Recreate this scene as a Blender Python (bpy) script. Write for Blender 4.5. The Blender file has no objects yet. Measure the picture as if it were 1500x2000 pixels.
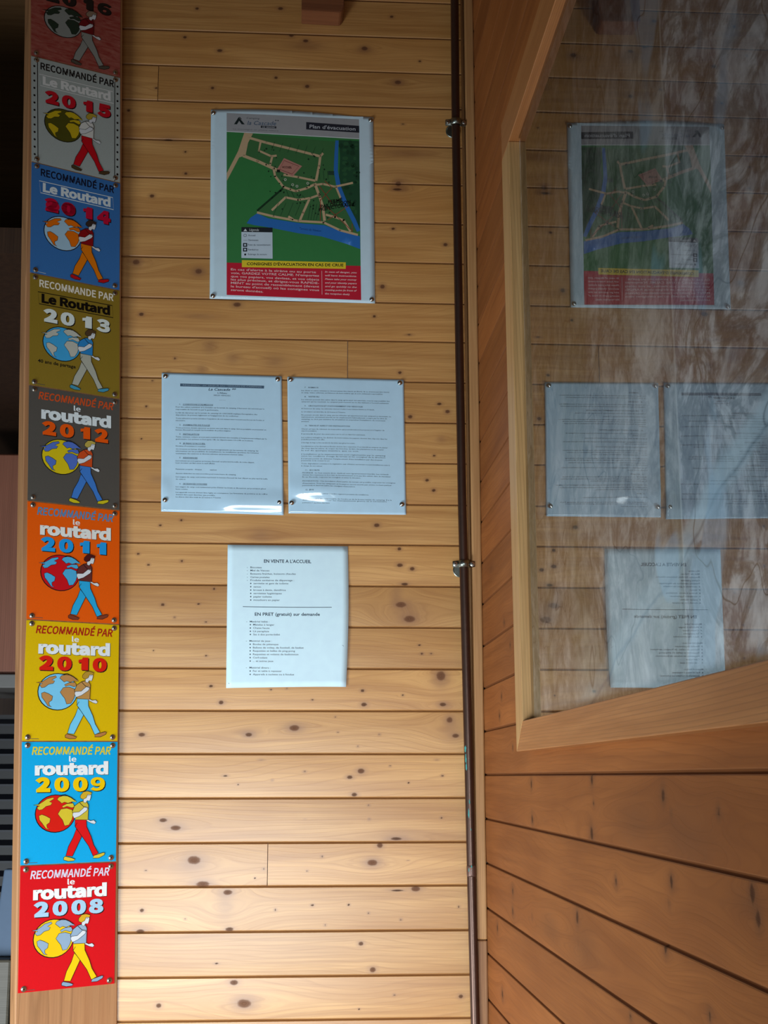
import bpy, bmesh, math, random
import numpy as np
from mathutils import Vector, Matrix
from mathutils.geometry import tessellate_polygon
random.seed(7); np.random.seed(7)
SC = bpy.context.scene
COL = SC.collection

# ------------------------------------------------------------------ camera
FPX, YAW, PITCH, ROLL, DIST, EYE = 2635.67, 0.0630235, 0.1938039, -0.0012895, 2.36245, 1.45
cy, sy, cp, sp = math.cos(YAW), math.sin(YAW), math.cos(PITCH), math.sin(PITCH)
FW = Vector((sy*cp, cy*cp, sp)); R0 = Vector((cy, -sy, 0)); U0 = R0.cross(FW)
RT = R0*math.cos(ROLL) + U0*math.sin(ROLL); UP = RT.cross(FW)
CAM = Vector((0, -DIST, EYE))
cam = bpy.data.cameras.new('camera'); cam.sensor_fit = 'VERTICAL'; cam.sensor_height = 36; cam.lens = 36*FPX/2000
cam.clip_start = 0.05
co = bpy.data.objects.new('camera', cam); COL.objects.link(co)
co.matrix_world = Matrix(((RT.x, UP.x, -FW.x, CAM.x), (RT.y, UP.y, -FW.y, CAM.y), (RT.z, UP.z, -FW.z, CAM.z), (0, 0, 0, 1)))
SC.camera = co

# ------------------------------------------------------------------ light
w = bpy.data.worlds.new('daylight'); SC.world = w; w.use_nodes = True
bg = w.node_tree.nodes['Background']; bg.inputs[0].default_value = (0.80, 0.92, 1.0, 1); bg.inputs[1].default_value = 0.12
def area(name, loc, target, sx, sy_, power, color, spread=180):
    l = bpy.data.lights.new(name, 'AREA'); l.shape = 'RECTANGLE'; l.size = sx; l.size_y = sy_
    l.energy = power; l.color = color; l.spread = math.radians(spread)
    o = bpy.data.objects.new(name, l); COL.objects.link(o); o.location = loc
    o.rotation_euler = (Vector(target)-Vector(loc)).to_track_quat('-Z', 'Y').to_euler(); return o
area('doorway_daylight', (-1.25, -1.20, 0.50), (-0.15, 0, 0.78), 0.8, 0.8, 29, (0.86, 0.95, 1.0), 138)     # open doorway on the left, low
area('glare_light', (-0.33, -3.2, 0.93), (-0.12, 0, 1.02), 0.8, 0.6, 6.0, (0.84, 0.95, 1.0), 62)          # small lamp added behind the camera to put glare on the lower boards
SC.view_settings.view_transform = 'Standard'; SC.view_settings.look = 'None'
SC.view_settings.exposure = 0.0; SC.view_settings.gamma = 1; SC.view_settings.use_curve_mapping = False

# ------------------------------------------------------------------ helpers
def ray(px, py): return RT*((px-750)/FPX) - UP*((py-1000)/FPX) + FW
def on_y(px, py, y=0.0):
    d = ray(px, py); return CAM + d*((y-CAM.y)/d.y)
def on_x(px, py, x):
    d = ray(px, py); return CAM + d*((x-CAM.x)/d.x)
def on_plane(px, py, p, n):
    d = ray(px, py); return CAM + d*((p-CAM).dot(n)/d.dot(n))
def lin(c):
    c = c/255.0
    return c/12.92 if c <= 0.04045 else ((c+0.055)/1.055)**2.4
def tag(o, label=None, cat=None, group=None, kind=None):
    for k, v in (('label', label), ('category', cat), ('group', group), ('kind', kind)):
        if v: o[k] = v
    return o
def finish(name, bm, mats, parent=None, smooth=False, loc=None):
    me = bpy.data.meshes.new(name)
    if loc is not None: bmesh.ops.translate(bm, verts=bm.verts, vec=-Vector(loc))
    bm.to_mesh(me); bm.free()
    for m in (mats if isinstance(mats, (list, tuple)) else [mats]): me.materials.append(m)
    if smooth:
        for p in me.polygons: p.use_smooth = True
    o = bpy.data.objects.new(name, me); COL.objects.link(o)
    if loc is not None: o.location = loc
    if parent: o.parent = parent
    return o
def empty(name, loc):
    o = bpy.data.objects.new(name, None); COL.objects.link(o); o.location = loc; o.empty_display_size = 0.02; return o
def adopt(o, parent):
    # keep world place while parenting to an unrotated empty
    o.parent = parent; o.location = Vector(o.location) - Vector(parent.location); return o
def box(bm, x0, x1, y0, y1, z0, z1, bev=0, mi=0):
    v = [bm.verts.new((x, y, z)) for x in (x0, x1) for y in (y0, y1) for z in (z0, z1)]
    fs = [bm.faces.new([v[i] for i in q]) for q in ((0, 1, 3, 2), (4, 6, 7, 5), (0, 4, 5, 1), (2, 3, 7, 6), (0, 2, 6, 4), (1, 5, 7, 3))]
    for f in fs: f.material_index = mi
    bmesh.ops.recalc_face_normals(bm, faces=fs)
    if bev: bmesh.ops.bevel(bm, geom=list({e for f in fs for e in f.edges}), offset=bev, segments=2, affect='EDGES', profile=0.5)
def hexa(bm, pts, bev=0):
    """eight points: bottom four then top four, same order"""
    v = [bm.verts.new(p) for p in pts]
    fs = [bm.faces.new([v[i] for i in q]) for q in ((0, 1, 2, 3), (4, 7, 6, 5), (0, 4, 5, 1), (1, 5, 6, 2), (2, 6, 7, 3), (3, 7, 4, 0))]
    bmesh.ops.recalc_face_normals(bm, faces=fs)
    if bev: bmesh.ops.bevel(bm, geom=list({e for f in fs for e in f.edges}), offset=bev, segments=2, affect='EDGES', profile=0.5)
def tube(bm, pts, r, n=20, cap=True):
    rings = []
    for i, p in enumerate(pts):
        p = Vector(p); a = Vector(pts[max(i-1, 0)]); b = Vector(pts[min(i+1, len(pts)-1)])
        t = (b-a).normalized(); s = t.cross(Vector((0, 1, 0.01))).normalized(); q = t.cross(s)
        rr = r[i] if isinstance(r, (list, tuple)) else r
        rings.append([bm.verts.new(p + s*rr*math.cos(2*math.pi*k/n) + q*rr*math.sin(2*math.pi*k/n)) for k in range(n)])
    for a, b in zip(rings, rings[1:]):
        for k in range(n): bm.faces.new((a[k], a[(k+1) % n], b[(k+1) % n], b[k]))
    if cap: bm.faces.new(rings[0][::-1]); bm.faces.new(rings[-1])
def lathe(bm, c, nrm, prof, n=20, mi=0):
    """prof: (radius, height along nrm)"""
    nrm = Vector(nrm).normalized(); a = nrm.orthogonal().normalized(); b = nrm.cross(a); c = Vector(c); prev = None
    for r, h in prof:
        if r < 1e-7: ring = [bm.verts.new(c+nrm*h)]
        else: ring = [bm.verts.new(c + nrm*h + a*r*math.cos(2*math.pi*k/n) + b*r*math.sin(2*math.pi*k/n)) for k in range(n)]
        if prev:
            for k in range(n):
                q = [prev[k % len(prev)], prev[(k+1) % len(prev)], ring[(k+1) % len(ring)], ring[k % len(ring)]]
                u = []
                for x in q:
                    if x not in u: u.append(x)
                if len(u) > 2:
                    f = bm.faces.new(u); f.material_index = mi
        prev = ring

# ------------------------------------------------------------------ materials
class NT:
    def __init__(s, name):
        s.m = bpy.data.materials.new(name); s.m.use_nodes = True; s.t = s.m.node_tree; s.b = s.t.nodes['Principled BSDF']
    def n(s, typ, **kw):
        x = s.t.nodes.new(typ)
        for k, v in kw.items(): setattr(x, k, v)
        return x
    def put(s, sock, val):
        if isinstance(val, bpy.types.NodeSocket): s.t.links.new(val, sock)
        else: sock.default_value = val
    def math(s, op, a, b=0.0, c=0.0):
        x = s.n('ShaderNodeMath', operation=op); s.put(x.inputs[0], a); s.put(x.inputs[1], b); s.put(x.inputs[2], c); return x.outputs[0]
    def mix(s, fac, a, b, mode='MIX'):
        x = s.n('ShaderNodeMix', data_type='RGBA', blend_type=mode); s.put(x.inputs[0], fac)
        for so, v in ((x.inputs[6], a), (x.inputs[7], b)):
            s.put(so, v if isinstance(v, bpy.types.NodeSocket) else (v[0], v[1], v[2], 1))
        return x.outputs[2]
    def ramp(s, fac, stops):
        x = s.n('ShaderNodeValToRGB'); e = x.color_ramp.elements
        while len(e) < len(stops): e.new(0.5)
        for i, (p, c) in enumerate(stops):
            e[i].position = p; e[i].color = (c, c, c, 1) if not isinstance(c, tuple) else (c[0], c[1], c[2], 1)
        s.put(x.inputs[0], fac); return x.outputs[0]
    def scale(s, vec, v3):
        x = s.n('ShaderNodeVectorMath', operation='MULTIPLY'); s.put(x.inputs[0], vec); x.inputs[1].default_value = v3; return x.outputs[0]
    def noise(s, vec, scale=1, detail=3, rough=0.5, dist=0.0, out=0):
        x = s.n('ShaderNodeTexNoise'); s.put(x.inputs['Vector'], vec); x.inputs['Scale'].default_value = scale
        x.inputs['Detail'].default_value = detail; x.inputs['Roughness'].default_value = rough; x.inputs['Distortion'].default_value = dist
        return x.outputs[out]
    def bump(s, h, strength, dist=0.001):
        x = s.n('ShaderNodeBump'); x.inputs['Strength'].default_value = strength; x.inputs['Distance'].default_value = dist
        s.put(x.inputs['Height'], h); s.t.links.new(x.outputs[0], s.b.inputs['Normal'])
    def set(s, **kw):
        for k, v in kw.items():
            k = {'base': 'Base Color', 'rough': 'Roughness', 'metal': 'Metallic', 'spec': 'Specular IOR Level', 'coat': 'Coat Weight', 'coatr': 'Coat Roughness', 'sheen': 'Sheen Weight'}[k]
            s.put(s.b.inputs[k], v if not (isinstance(v, tuple) and len(v) == 3) else (*v, 1))
        return s.m

def pine(name, light, dark, line, knotc, core, rough=0.38, coat=0.7, board=0.22, grain=1.0, spec=0.5):
    """planed softwood; reads the attributes laid down by planks(): gco (along, across, seed), knot, smudge, tone"""
    N = NT(name)
    at = N.n('ShaderNodeAttribute', attribute_name='gco').outputs['Vector']
    kn = N.n('ShaderNodeAttribute', attribute_name='knot').outputs['Fac']
    sm = N.n('ShaderNodeAttribute', attribute_name='smudge').outputs['Fac']
    tn = N.n('ShaderNodeAttribute', attribute_name='tone').outputs['Fac']
    kk = N.n('ShaderNodeAttribute', attribute_name='kdark').outputs['Fac']
    g1 = N.noise(N.scale(at, (2.2, 75, 7)), 1, 4, 0.6, 0.4)
    g2 = N.noise(N.scale(at, (9, 520, 3)), 1, 2, 0.6)
    g3 = N.noise(N.scale(at, (3.5, 16, 5)), 1, 3, 0.5)
    warp = N.noise(N.scale(at, (1.6, 9, 3)), 1, 2, 0.5)
    sep = N.n('ShaderNodeSeparateXYZ'); N.put(sep.inputs[0], at)
    ph = N.math('ADD', N.math('MULTIPLY', sep.outputs[1], 150.0), N.math('MULTIPLY', warp, 14.0))
    fr = N.math('FRACT', N.math('ADD', ph, sep.outputs[2]))
    ln = N.ramp(fr, [(0.0, 0.0), (0.72, 0.12), (0.93, 1.0), (1.0, 0.0)])
    base = N.mix(N.ramp(g3, [(0.3, 0.0), (0.7, 1.0)]), light, dark)
    base = N.mix(N.math('MULTIPLY', N.ramp(g1, [(0.40, 0.0), (0.72, 1.0)]), 0.72*grain), base, line)
    base = N.mix(N.math('MULTIPLY', ln, 0.34*grain), base, line)
    base = N.mix(N.math('MULTIPLY', N.ramp(g2, [(0.42, 0.0), (0.7, 1.0)]), 0.28*grain), base, line)
    t2 = N.math('MULTIPLY_ADD', tn, board, 1.0-board/2)
    cmb = N.n('ShaderNodeCombineColor')
    for i in range(3): N.put(cmb.inputs[i], t2)
    base = N.mix(1.0, base, cmb.outputs[0], 'MULTIPLY')
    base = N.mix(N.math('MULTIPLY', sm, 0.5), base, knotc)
    kd = N.math('MULTIPLY', kn, 0.25)
    wob = N.math('ADD', kd, N.math('MULTIPLY', N.math('SUBTRACT', N.noise(N.scale(at, (160, 160, 1)), 1, 2), 0.5), 0.07))
    base = N.mix(N.math('MULTIPLY', N.ramp(wob, [(0.20, 1.0), (0.36, 0.38), (0.62, 0.0)]), 0.72), base, knotc)
    rings = N.math('MULTIPLY_ADD', N.math('SINE', N.math('MULTIPLY', wob, 95.0)), 0.22, 0.5)
    cc = N.mix(kk, N.mix(rings, tuple(x*2.0 for x in core), core), tuple(x*0.35 for x in core))
    kmask = N.ramp(wob, [(0.09, 1.0), (0.19, 0.85), (0.26, 0.0)])
    base = N.mix(N.math('MULTIPLY', kmask, 0.92), base, cc)
    N.set(base=base, rough=rough, coat=N.math('MULTIPLY', N.math('SUBTRACT', 1.0, kmask), coat), coatr=0.34, spec=N.math('MULTIPLY', N.math('SUBTRACT', 1.0, N.math('MULTIPLY', kmask, 0.8)), spec))
    N.bump(N.math('ADD', N.math('MULTIPLY', ln, 0.5), N.math('MULTIPLY', g2, 0.5)), 0.25, 0.0004)
    return N.m
def plain_wood(name, light, dark, axis='Z', rough=0.45, lines=220.0):
    """wood for posts, trims and frame rails: grain runs along the given object axis"""
    N = NT(name); tc = N.n('ShaderNodeTexCoord').outputs['Object']
    k = {'X': (3, 70, 70), 'Y': (70, 3, 70), 'Z': (70, 70, 3)}[axis]
    k2 = {'X': (8, 400, 400), 'Y': (400, 8, 400), 'Z': (400, 400, 8)}[axis]
    k3 = {'X': (0.7, 9, 9), 'Y': (9, 0.7, 9), 'Z': (9, 9, 0.7)}[axis]
    g = N.noise(N.scale(tc, k), 1, 4, 0.6, 0.3); g2 = N.noise(N.scale(tc, k2), 1, 2); g3 = N.noise(N.scale(tc, k3), 1, 2)
    sp_ = N.n('ShaderNodeSeparateXYZ'); N.put(sp_.inputs[0], tc)
    i, j = {'X': (1, 2), 'Y': (0, 2), 'Z': (0, 1)}[axis]
    pos = N.math('ADD', sp_.outputs[i], N.math('MULTIPLY', sp_.outputs[j], 0.83))
    fr = N.math('FRACT', N.math('ADD', N.math('MULTIPLY', pos, lines), N.math('MULTIPLY', g3, 9.0)))
    ln = N.ramp(fr, [(0.0, 0.0), (0.7, 0.1), (0.92, 1.0), (1.0, 0.0)])
    c = N.mix(N.ramp(g, [(0.3, 0.0), (0.75, 1.0)]), light, dark)
    c = N.mix(N.math('MULTIPLY', ln, 0.55), c, tuple(x*0.6 for x in dark))
    c = N.mix(N.math('MULTIPLY', N.ramp(g2, [(0.4, 0.0), (0.75, 1.0)]), 0.35), c, tuple(x*0.7 for x in dark))
    N.set(base=c, rough=rough, spec=0.4)
    N.bump(g2, 0.2, 0.0004); return N.m
_paint = {}
def paint(rgb, rough=0.38, coat=0.0, name='ink'):
    k = (tuple(rgb), rough, coat)
    if k not in _paint:
        N = NT('%s_%d_%d_%d' % ((name,)+tuple(int(x) for x in rgb))); tc = N.n('ShaderNodeTexCoord').outputs['Object']
        c = tuple(lin(x) for x in rgb)
        n = N.noise(tc, 60, 3)
        N.set(base=N.mix(n, tuple(x*0.94 for x in c), tuple(min(1, x*1.05) for x in c)), rough=rough, coat=coat, coatr=0.06, spec=0.4)
        _paint[k] = N.m
    return _paint[k]
def metal(name, rgb, rough=0.3, amount=1.0, spots=None):
    N = NT(name); tc = N.n('ShaderNodeTexCoord').outputs['Object']
    c = N.mix(N.noise(tc, 90, 4), tuple(x*0.75 for x in rgb), rgb)
    if spots:
        s = N.ramp(N.noise(N.scale(tc, (1, 1, 0.35)), 70, 4, 0.6), [(0.66, 0.0), (0.72, 1.0)])
        c = N.mix(N.math('MULTIPLY', s, 0.8), c, spots)
    N.set(base=c, rough=rough, metal=amount); return N.m

# ------------------------------------------------------------------ boarded walls
def planks(name, joints, s0, s1, place, knots, mat, butts=(), ds=0.003, nz=24, groove=0.0042, gw=0.0024, cup=0.0005):
    """horizontal boards between the joint heights; place(s, z, depth) -> world; knots: (s, z, rs, rz, kind)"""
    verts, faces, gco, kn, sm, tone, kdk = [], [], [], [], [], [], []
    for i, (za, zb) in enumerate(zip(joints, joints[1:])):
        cuts = [s0] + sorted(b for j, b in butts if j == i) + [s1]
        for c0, c1 in zip(cuts, cuts[1:]):
            seed, tn = random.random()*40, random.random()
            zs = [(za, groove), (za+gw*0.25, groove*0.8), (za+gw*0.62, groove*0.15), (za+gw, 0)]
            zs += [(za+gw+(zb-za-2*gw)*k/nz, -cup*(1-(2*k/nz-1)**2)) for k in range(1, nz)]
            zs += [(zb-gw, 0), (zb-gw*0.62, groove*0.15), (zb-gw*0.25, groove*0.8), (zb, groove)]
            n = max(2, int((c1-c0)/ds)); ss = [c0+(c1-c0)*k/n for k in range(n+1)]
            dd = [0]*(n+1)
            g = 0.0006
            if c0 > s0: ss = [c0+0.0001, c0+g]+ss[1:]; dd = [groove, 0]+dd[1:]
            if c1 < s1: ss = ss[:-1]+[c1-g, c1-0.0001]; dd = dd[:-1]+[0, groove]
            S, Z = np.meshgrid(np.array(ss), np.array([z for z, _ in zs]), indexing='ij')
            dd_ = np.array(dd)[:, None]; Dp = np.where(dd_ > 0, dd_, np.array([d for _, d in zs])[None, :])
            K = np.full(S.shape, 4.0); KD = np.zeros(S.shape); M = np.zeros(S.shape); W = np.zeros(S.shape)
            for (ks, kz, rs, rz, kind) in knots:
                if not (za-0.25*rz <= kz < zb+0.25*rz and c0-0.05 < ks < c1+0.05): continue
                dx, dz = S-ks, Z-kz
                if kind == 'k':
                    q_ = np.sqrt((dx/rs)**2+(dz/rz)**2); dark = min(1.0, max(0.12, 1.35-rz/0.0040)); KD = np.where(q_ < K, dark, KD); K = np.minimum(K, q_)
                else: M = np.maximum(M, np.exp(-((dx/rs)**2+(dz/rz)**2)))
                W += -rz*1.1*np.tanh(dz/(0.7*rz))*np.exp(-(dx/(3.2*rs+0.006))**2)*np.exp(-np.abs(dz)/(3.0*rz+0.002))
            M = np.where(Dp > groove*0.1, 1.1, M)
            b = len(verts); nzz = len(zs)
            Zw = Z + 0.0009*np.sin(S*7+seed)
            for a in range(S.shape[0]):
                for q in range(nzz):
                    verts.append(place(S[a, q], Z[a, q], Dp[a, q])); gco.append((S[a, q], Zw[a, q]+W[a, q]+seed*0.37, seed))
            kn += list(K.ravel()); kdk += list(KD.ravel()); sm += list(M.ravel()); tone += [tn]*K.size
            for a in range(S.shape[0]-1):
                for q in range(nzz-1):
                    o = b+a*nzz+q; faces.append((o, o+nzz, o+nzz+1, o+1))
    me = bpy.data.meshes.new(name); me.from_pydata([tuple(v) for v in verts], [], faces); me.update()
    a = me.attributes.new('gco', 'FLOAT_VECTOR', 'POINT'); a.data.foreach_set('vector', np.array(gco, dtype=np.float32).ravel())
    for nm, d in (('knot', kn), ('kdark', kdk), ('smudge', sm), ('tone', tone)):
        a = me.attributes.new(nm, 'FLOAT', 'POINT'); a.data.foreach_set('value', np.array(d, dtype=np.float32))
    me.materials.append(mat)
    o = bpy.data.objects.new(name, me); COL.objects.link(o); return o

PX = 0.000893          # metres per photo pixel on the back wall
ZJ = [1.3938, 1.3207, 1.2482, 1.1695, 1.0932, 1.0150, 0.9371, 0.8583, 0.7841, 0.7069, 0.6305, 0.5551, 0.4788, 0.4050, 0.3309, 0.2577, 0.1850, 0.1122,
      0.0387, -0.0356, -0.1096, -0.1812, -0.2543, -0.3263, -0.3954]
for k in range(14): ZJ.append(ZJ[-1]-0.0733)
for k in range(4): ZJ.insert(0, ZJ[0]+0.0755)
ZJ = sorted(z+EYE for z in ZJ if z+EYE > 0.02); ZJ = [0.0]+ZJ
FLOOR, CEIL = 0.0, ZJ[-1]
KN = [(385,17,4),(548,17,6,4),(765,33,4),(361,73,4),(429,99,6,4),(569,69,5),(597,80,6,4),(712,95,7,5),(820,120,3),(539,152,4),(600,169,5),(415,172,4),(777,161,7,5),
 (305,172,3),(251,216,4,3),(328,273,11,2),(362,297,3),(297,383,5,4),(778,359,6,6),(776,370,11,3),(787,243,4,2),(363,339,4,3),(266,512,7,6),(388,530,7,6),(768,447,4,3),
 (870,478,5,4),(747,560,5,5),(276,614,5,4),(270,676,12,1.2),(342,700,3),(286,794,3),(276,857,2.4),(298,744,2.6),(463,595,8,5),(731,618,3.5),(799,654,6,2),(781,728,4),
 (874,804,5),(858,789,5,3),(801,814,5,4),(848,890,3),(834,938,4),(847,958,4),(313,1026,3),(354,1016,3),(270,1082,3),(290,1103,3),(355,1096,3),(318,1181,4,3),(388,1180,3.4,2),
 (341,1206,2.6),(402,1215,2.4),(418,1150,3),(300,1271,2),(403,1281,2.6),(412,1340,4,3),(736,1026,6,4),(780,1072,4),(781,1104,6,4),(805,1111,5,4),(790,1141,8,3),
 (783,1181,11,6),(800,1209,12,7),(819,1260,3,2),(824,1277,3.4,2.4),(842,1277,3,2),(861,1320,9,10),(787,1358,2.4),(865,1376,7,4),(432,1372,5,4),(529,1347,2.4),(610,1367,2.4),
 (708,1349,4,3),(711,1376,6,4),(786,1358,2.2),(878,1406,6,6),(890,1437,7,4.5),(277,1435,7,4),(486,1435,7,4),(575,1422,10,6),(660,1430,2.2),(741,1435,2.4),(699,1458,2.2),
 (510,1484,5,1.6),(595,1507,3,2),(440,1515,5,2),(465,1532,2.2),(532,1524,2.2),(683,1518,6,3.6),(705,1506,7,5),(692,1552,6,4),(762,1496,2.2),(864,1515,2.6),(798,1529,2.2),
 (853,1484,4,1.5),(319,1602,8,4),(343,1617,10,5),(720,1573,3,1.8),(721,1600,2.4),(862,1597,2.6),(596,1600,3,1),(774,1638,12,3),(379,1680,13,8),(396,1727,13,6),(285,1700,2.4),
 (515,1697,2.4),(498,1715,2.2),(629,1673,2.6),(600,1701,2),(742,1651,6,5),(727,1685,10,6),(797,1680,3,1),(445,1743,9,5),(277,1778,4.4,3.6),(274,1819,8,4),(448,1815,8,4),
 (362,1795,2.2),(538,1777,2.6),(610,1768,3.2,2.2),(681,1767,2.6),(720,1783,2.4),(783,1796,2.6),(635,1807,2.4),(776,1739,14,2),(812,1736,9,5),(896,1771,2.6),(705,1843,5,4),
 (728,1894,6,5),(423,1882,4,1.8),(457,1919,8,5),(477,1960,13,8),(310,1964,5),(770,1943,2.4),(900,1946,4.6),(701,1971,2),(560,1345,2),(655,1400,2)]
SM = [(410,676,15,16),(537,706,22,14),(455,700,14,12),(395,722,10,10),(390,618,40,7),(388,532,16,10),(268,512,16,14),(310,935,20,8),(862,858,10,8),(510,1045,22,14),(600,90,40,12),
 (785,362,22,18),(712,98,20,10),(796,1194,30,24),(861,1325,20,26),(870,1378,20,12),(880,1420,18,26),(379,1690,36,24),(396,1722,34,16),(341,1612,34,12),(575,1422,30,12),
 (777,1636,36,12),(775,1165,12,30),(728,1684,24,12),(478,1958,34,18),(440,1760,18,40),(277,1818,20,12),(485,1434,20,10),(777,161,20,9),(490,530,26,7),(333,272,26,8),(505,350,40,14),(800,300,60,10),(350,420,60,9)]
knots = []
for k in KN:
    p = on_y(k[0], k[1]); r = k[2]*PX; knots.append((p.x, p.z, r*1.05, (k[3] if len(k) > 3 else k[2]*0.85)*PX, 'k'))
for k in SM:
    p = on_y(k[0], k[1]); knots.append((p.x, p.z, k[2]*PX, k[3]*PX, 's'))
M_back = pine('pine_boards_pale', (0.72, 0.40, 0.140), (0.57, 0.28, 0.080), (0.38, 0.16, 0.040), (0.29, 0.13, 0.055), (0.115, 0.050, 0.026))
def jrow(py, px):
    z = on_y(px, py).z
    return max(i for i in range(len(ZJ)-1) if ZJ[i] <= z)
butts = [(jrow(160, 309), on_y(309, 160).x), (jrow(1692, 522), on_y(522.5, 1692).x), (jrow(700, 680), on_y(679, 700).x)]
XR, XG, XF = 0.3210, 0.3150, 0.3020
XPOST = on_y(240, 1000).x
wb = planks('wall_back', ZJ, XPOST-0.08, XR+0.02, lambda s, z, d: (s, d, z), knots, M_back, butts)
tag(wb, kind='structure')
# right-hand wall: same boards, redder varnish
RJ = [0.0034-0.0735*k for k in range(-21, 20)]
RJ = sorted(z+EYE for z in RJ if 0.02 < z+EYE < CEIL); RJ = [0.0]+RJ+[CEIL]
RK = [(1038,1532,8),(1040,1600,9),(1156,1522,9),(1156,1628,11),(1296,1554,9),(1312,1590,5),(976,1398,7),(1002,1460,5),(1002,1741,8),(1002,1780,8),(1128,1792,11),(1204,1722,7),
 (1312,1722,8),(1470,1745,10),(1482,1795,9),(1300,1852,8),(1308,1766,4),(1040,1791,4),(972,1812,8),(982,1942,9),(1404,1586,6),(1130,1843,4),(985,1215,6),(997,1260,5),(980,1360,6),(1232,1986,6),(1387,1985,6),(1160,1569,4)]
rk = []
for x, y, r in RK:
    p = on_x(x, y, XR); rk.append((p.y, p.z, r*0.00062, r*0.00075, 'k')); rk.append((p.y, p.z, r*0.0021, r*0.0014, 's'))
for x, y, r in ((1140,1850,40),(1075,1810,30),(1240,1610,40),(1330,1640,50),(960,1110,12),(1470,1770,20)):
    p = on_x(x, y, XR); rk.append((p.y, p.z, r*0.0022, r*0.0006, 's'))
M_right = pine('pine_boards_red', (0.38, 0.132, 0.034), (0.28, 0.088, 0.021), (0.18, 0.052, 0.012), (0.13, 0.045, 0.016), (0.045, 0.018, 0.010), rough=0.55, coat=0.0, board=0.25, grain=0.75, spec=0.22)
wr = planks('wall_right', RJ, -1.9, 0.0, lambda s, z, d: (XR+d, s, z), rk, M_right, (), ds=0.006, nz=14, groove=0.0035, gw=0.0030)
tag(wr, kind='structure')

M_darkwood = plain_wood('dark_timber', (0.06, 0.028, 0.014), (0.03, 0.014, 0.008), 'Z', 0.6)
M_floor = plain_wood('floor_boards', (0.42, 0.33, 0.25), (0.30, 0.22, 0.15), 'Y', 0.55)
bm = bmesh.new(); box(bm, -2.2, XR+0.1, -1.9, 1.9, -0.06, 0.0); tag(finish('floor', bm, M_floor), kind='structure')
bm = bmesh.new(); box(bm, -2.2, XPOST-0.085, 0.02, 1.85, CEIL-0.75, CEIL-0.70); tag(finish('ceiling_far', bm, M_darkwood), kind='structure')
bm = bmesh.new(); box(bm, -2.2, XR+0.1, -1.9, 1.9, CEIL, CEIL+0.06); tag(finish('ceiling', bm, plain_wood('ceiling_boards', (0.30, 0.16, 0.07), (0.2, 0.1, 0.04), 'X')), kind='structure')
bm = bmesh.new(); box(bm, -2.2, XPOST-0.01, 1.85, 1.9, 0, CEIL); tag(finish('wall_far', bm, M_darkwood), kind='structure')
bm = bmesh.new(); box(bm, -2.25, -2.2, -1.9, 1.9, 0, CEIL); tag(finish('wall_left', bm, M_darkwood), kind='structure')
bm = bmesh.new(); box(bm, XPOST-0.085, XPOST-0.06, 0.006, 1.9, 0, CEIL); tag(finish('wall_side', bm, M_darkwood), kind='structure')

# ------------------------------------------------------------------ corner trims
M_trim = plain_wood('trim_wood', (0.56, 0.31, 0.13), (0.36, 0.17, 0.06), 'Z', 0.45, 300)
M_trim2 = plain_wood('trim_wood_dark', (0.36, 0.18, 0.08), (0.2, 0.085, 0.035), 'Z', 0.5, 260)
TY = 0.022
xa, xb = on_y(922, 1100, -TY).x, XR-0.0005
zs = on_y(950, 1836, -TY).z
def trim(name, z0, z1, m):
    bm = bmesh.new(); box(bm, xa, xb, -TY, -0.0002, z0, z1, 0.0025); o = finish(name, bm, m, loc=(0, 0, z0)); return tag(o, kind='structure')
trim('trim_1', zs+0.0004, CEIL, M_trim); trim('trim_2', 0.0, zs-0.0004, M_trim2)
bm = bmesh.new(); box(bm, xa-0.0052, xa-0.0004, -0.0075, -0.0002, 0.0, CEIL, 0.001); tag(finish('trim_3', bm, M_trim), kind='structure')

# ------------------------------------------------------------------ framed map on the right wall
M_frame = plain_wood('frame_wood_pale', (0.66, 0.40, 0.17), (0.47, 0.25, 0.09), 'Z', 0.45)
M_rail = plain_wood('frame_wood_red', (0.50, 0.215, 0.072), (0.36, 0.135, 0.04), 'Y', 0.45, 300)
fm = empty('framed_map', (XR, -0.9, EYE+0.0))
tag(fm, 'large relief map behind glass in a wooden frame on the reddish board wall', 'framed map')
e = EYE
ZB0, ZB1, ZT0, ZT1 = 0.034+e, 0.0742+e, 0.925+e, 0.985+e
YEND = -1.80
def jamb_y(z):  # outer and inner edge of the jamb, which leans a little
    t = (z-e-0.04)/0.9
    return (-0.482+0.030*t, -0.537+0.018*t)
o0, i0 = jamb_y(ZB0); o1, i1 = jamb_y(ZT1); om, im = jamb_y(ZB1); ot, it = jamb_y(ZT0)
bm = bmesh.new()   # jamb, mitred at the foot
hexa(bm, [(XF, o0, ZB0), (XF, im, ZB1), (XR, im, ZB1), (XR, o0, ZB0), (XF, ot, ZT0), (XF, it, ZT0), (XR, it, ZT0), (XR, ot, ZT0)], 0.0008)
adopt(finish('frame_jamb', bm, M_frame, loc=(0, 0, 0)), fm)
bm = bmesh.new()
hexa(bm, [(XF, o0-0.0003, ZB0), (XF, YEND, ZB0), (XR, YEND, ZB0), (XR, o0-0.0003, ZB0), (XF, im-0.0006, ZB1), (XF, YEND, ZB1), (XR, YEND, ZB1), (XR, im-0.0006, ZB1)], 0.0012)
adopt(finish('frame_rail', bm, M_rail, loc=(0, 0, 0)), fm)
bm = bmesh.new()
hexa(bm, [(XF, ot, ZT0+0.0004), (XF, YEND, ZT0+0.0004), (XR, YEND, ZT0+0.0004), (XR, ot, ZT0+0.0004), (XF, ot, ZT1), (XF, YEND, ZT1), (XR, YEND, ZT1), (XR, ot, ZT1)], 0.0012)
adopt(finish('frame_rail', bm, M_rail, loc=(0, 0, 0)), fm)
bm = bmesh.new()
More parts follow.
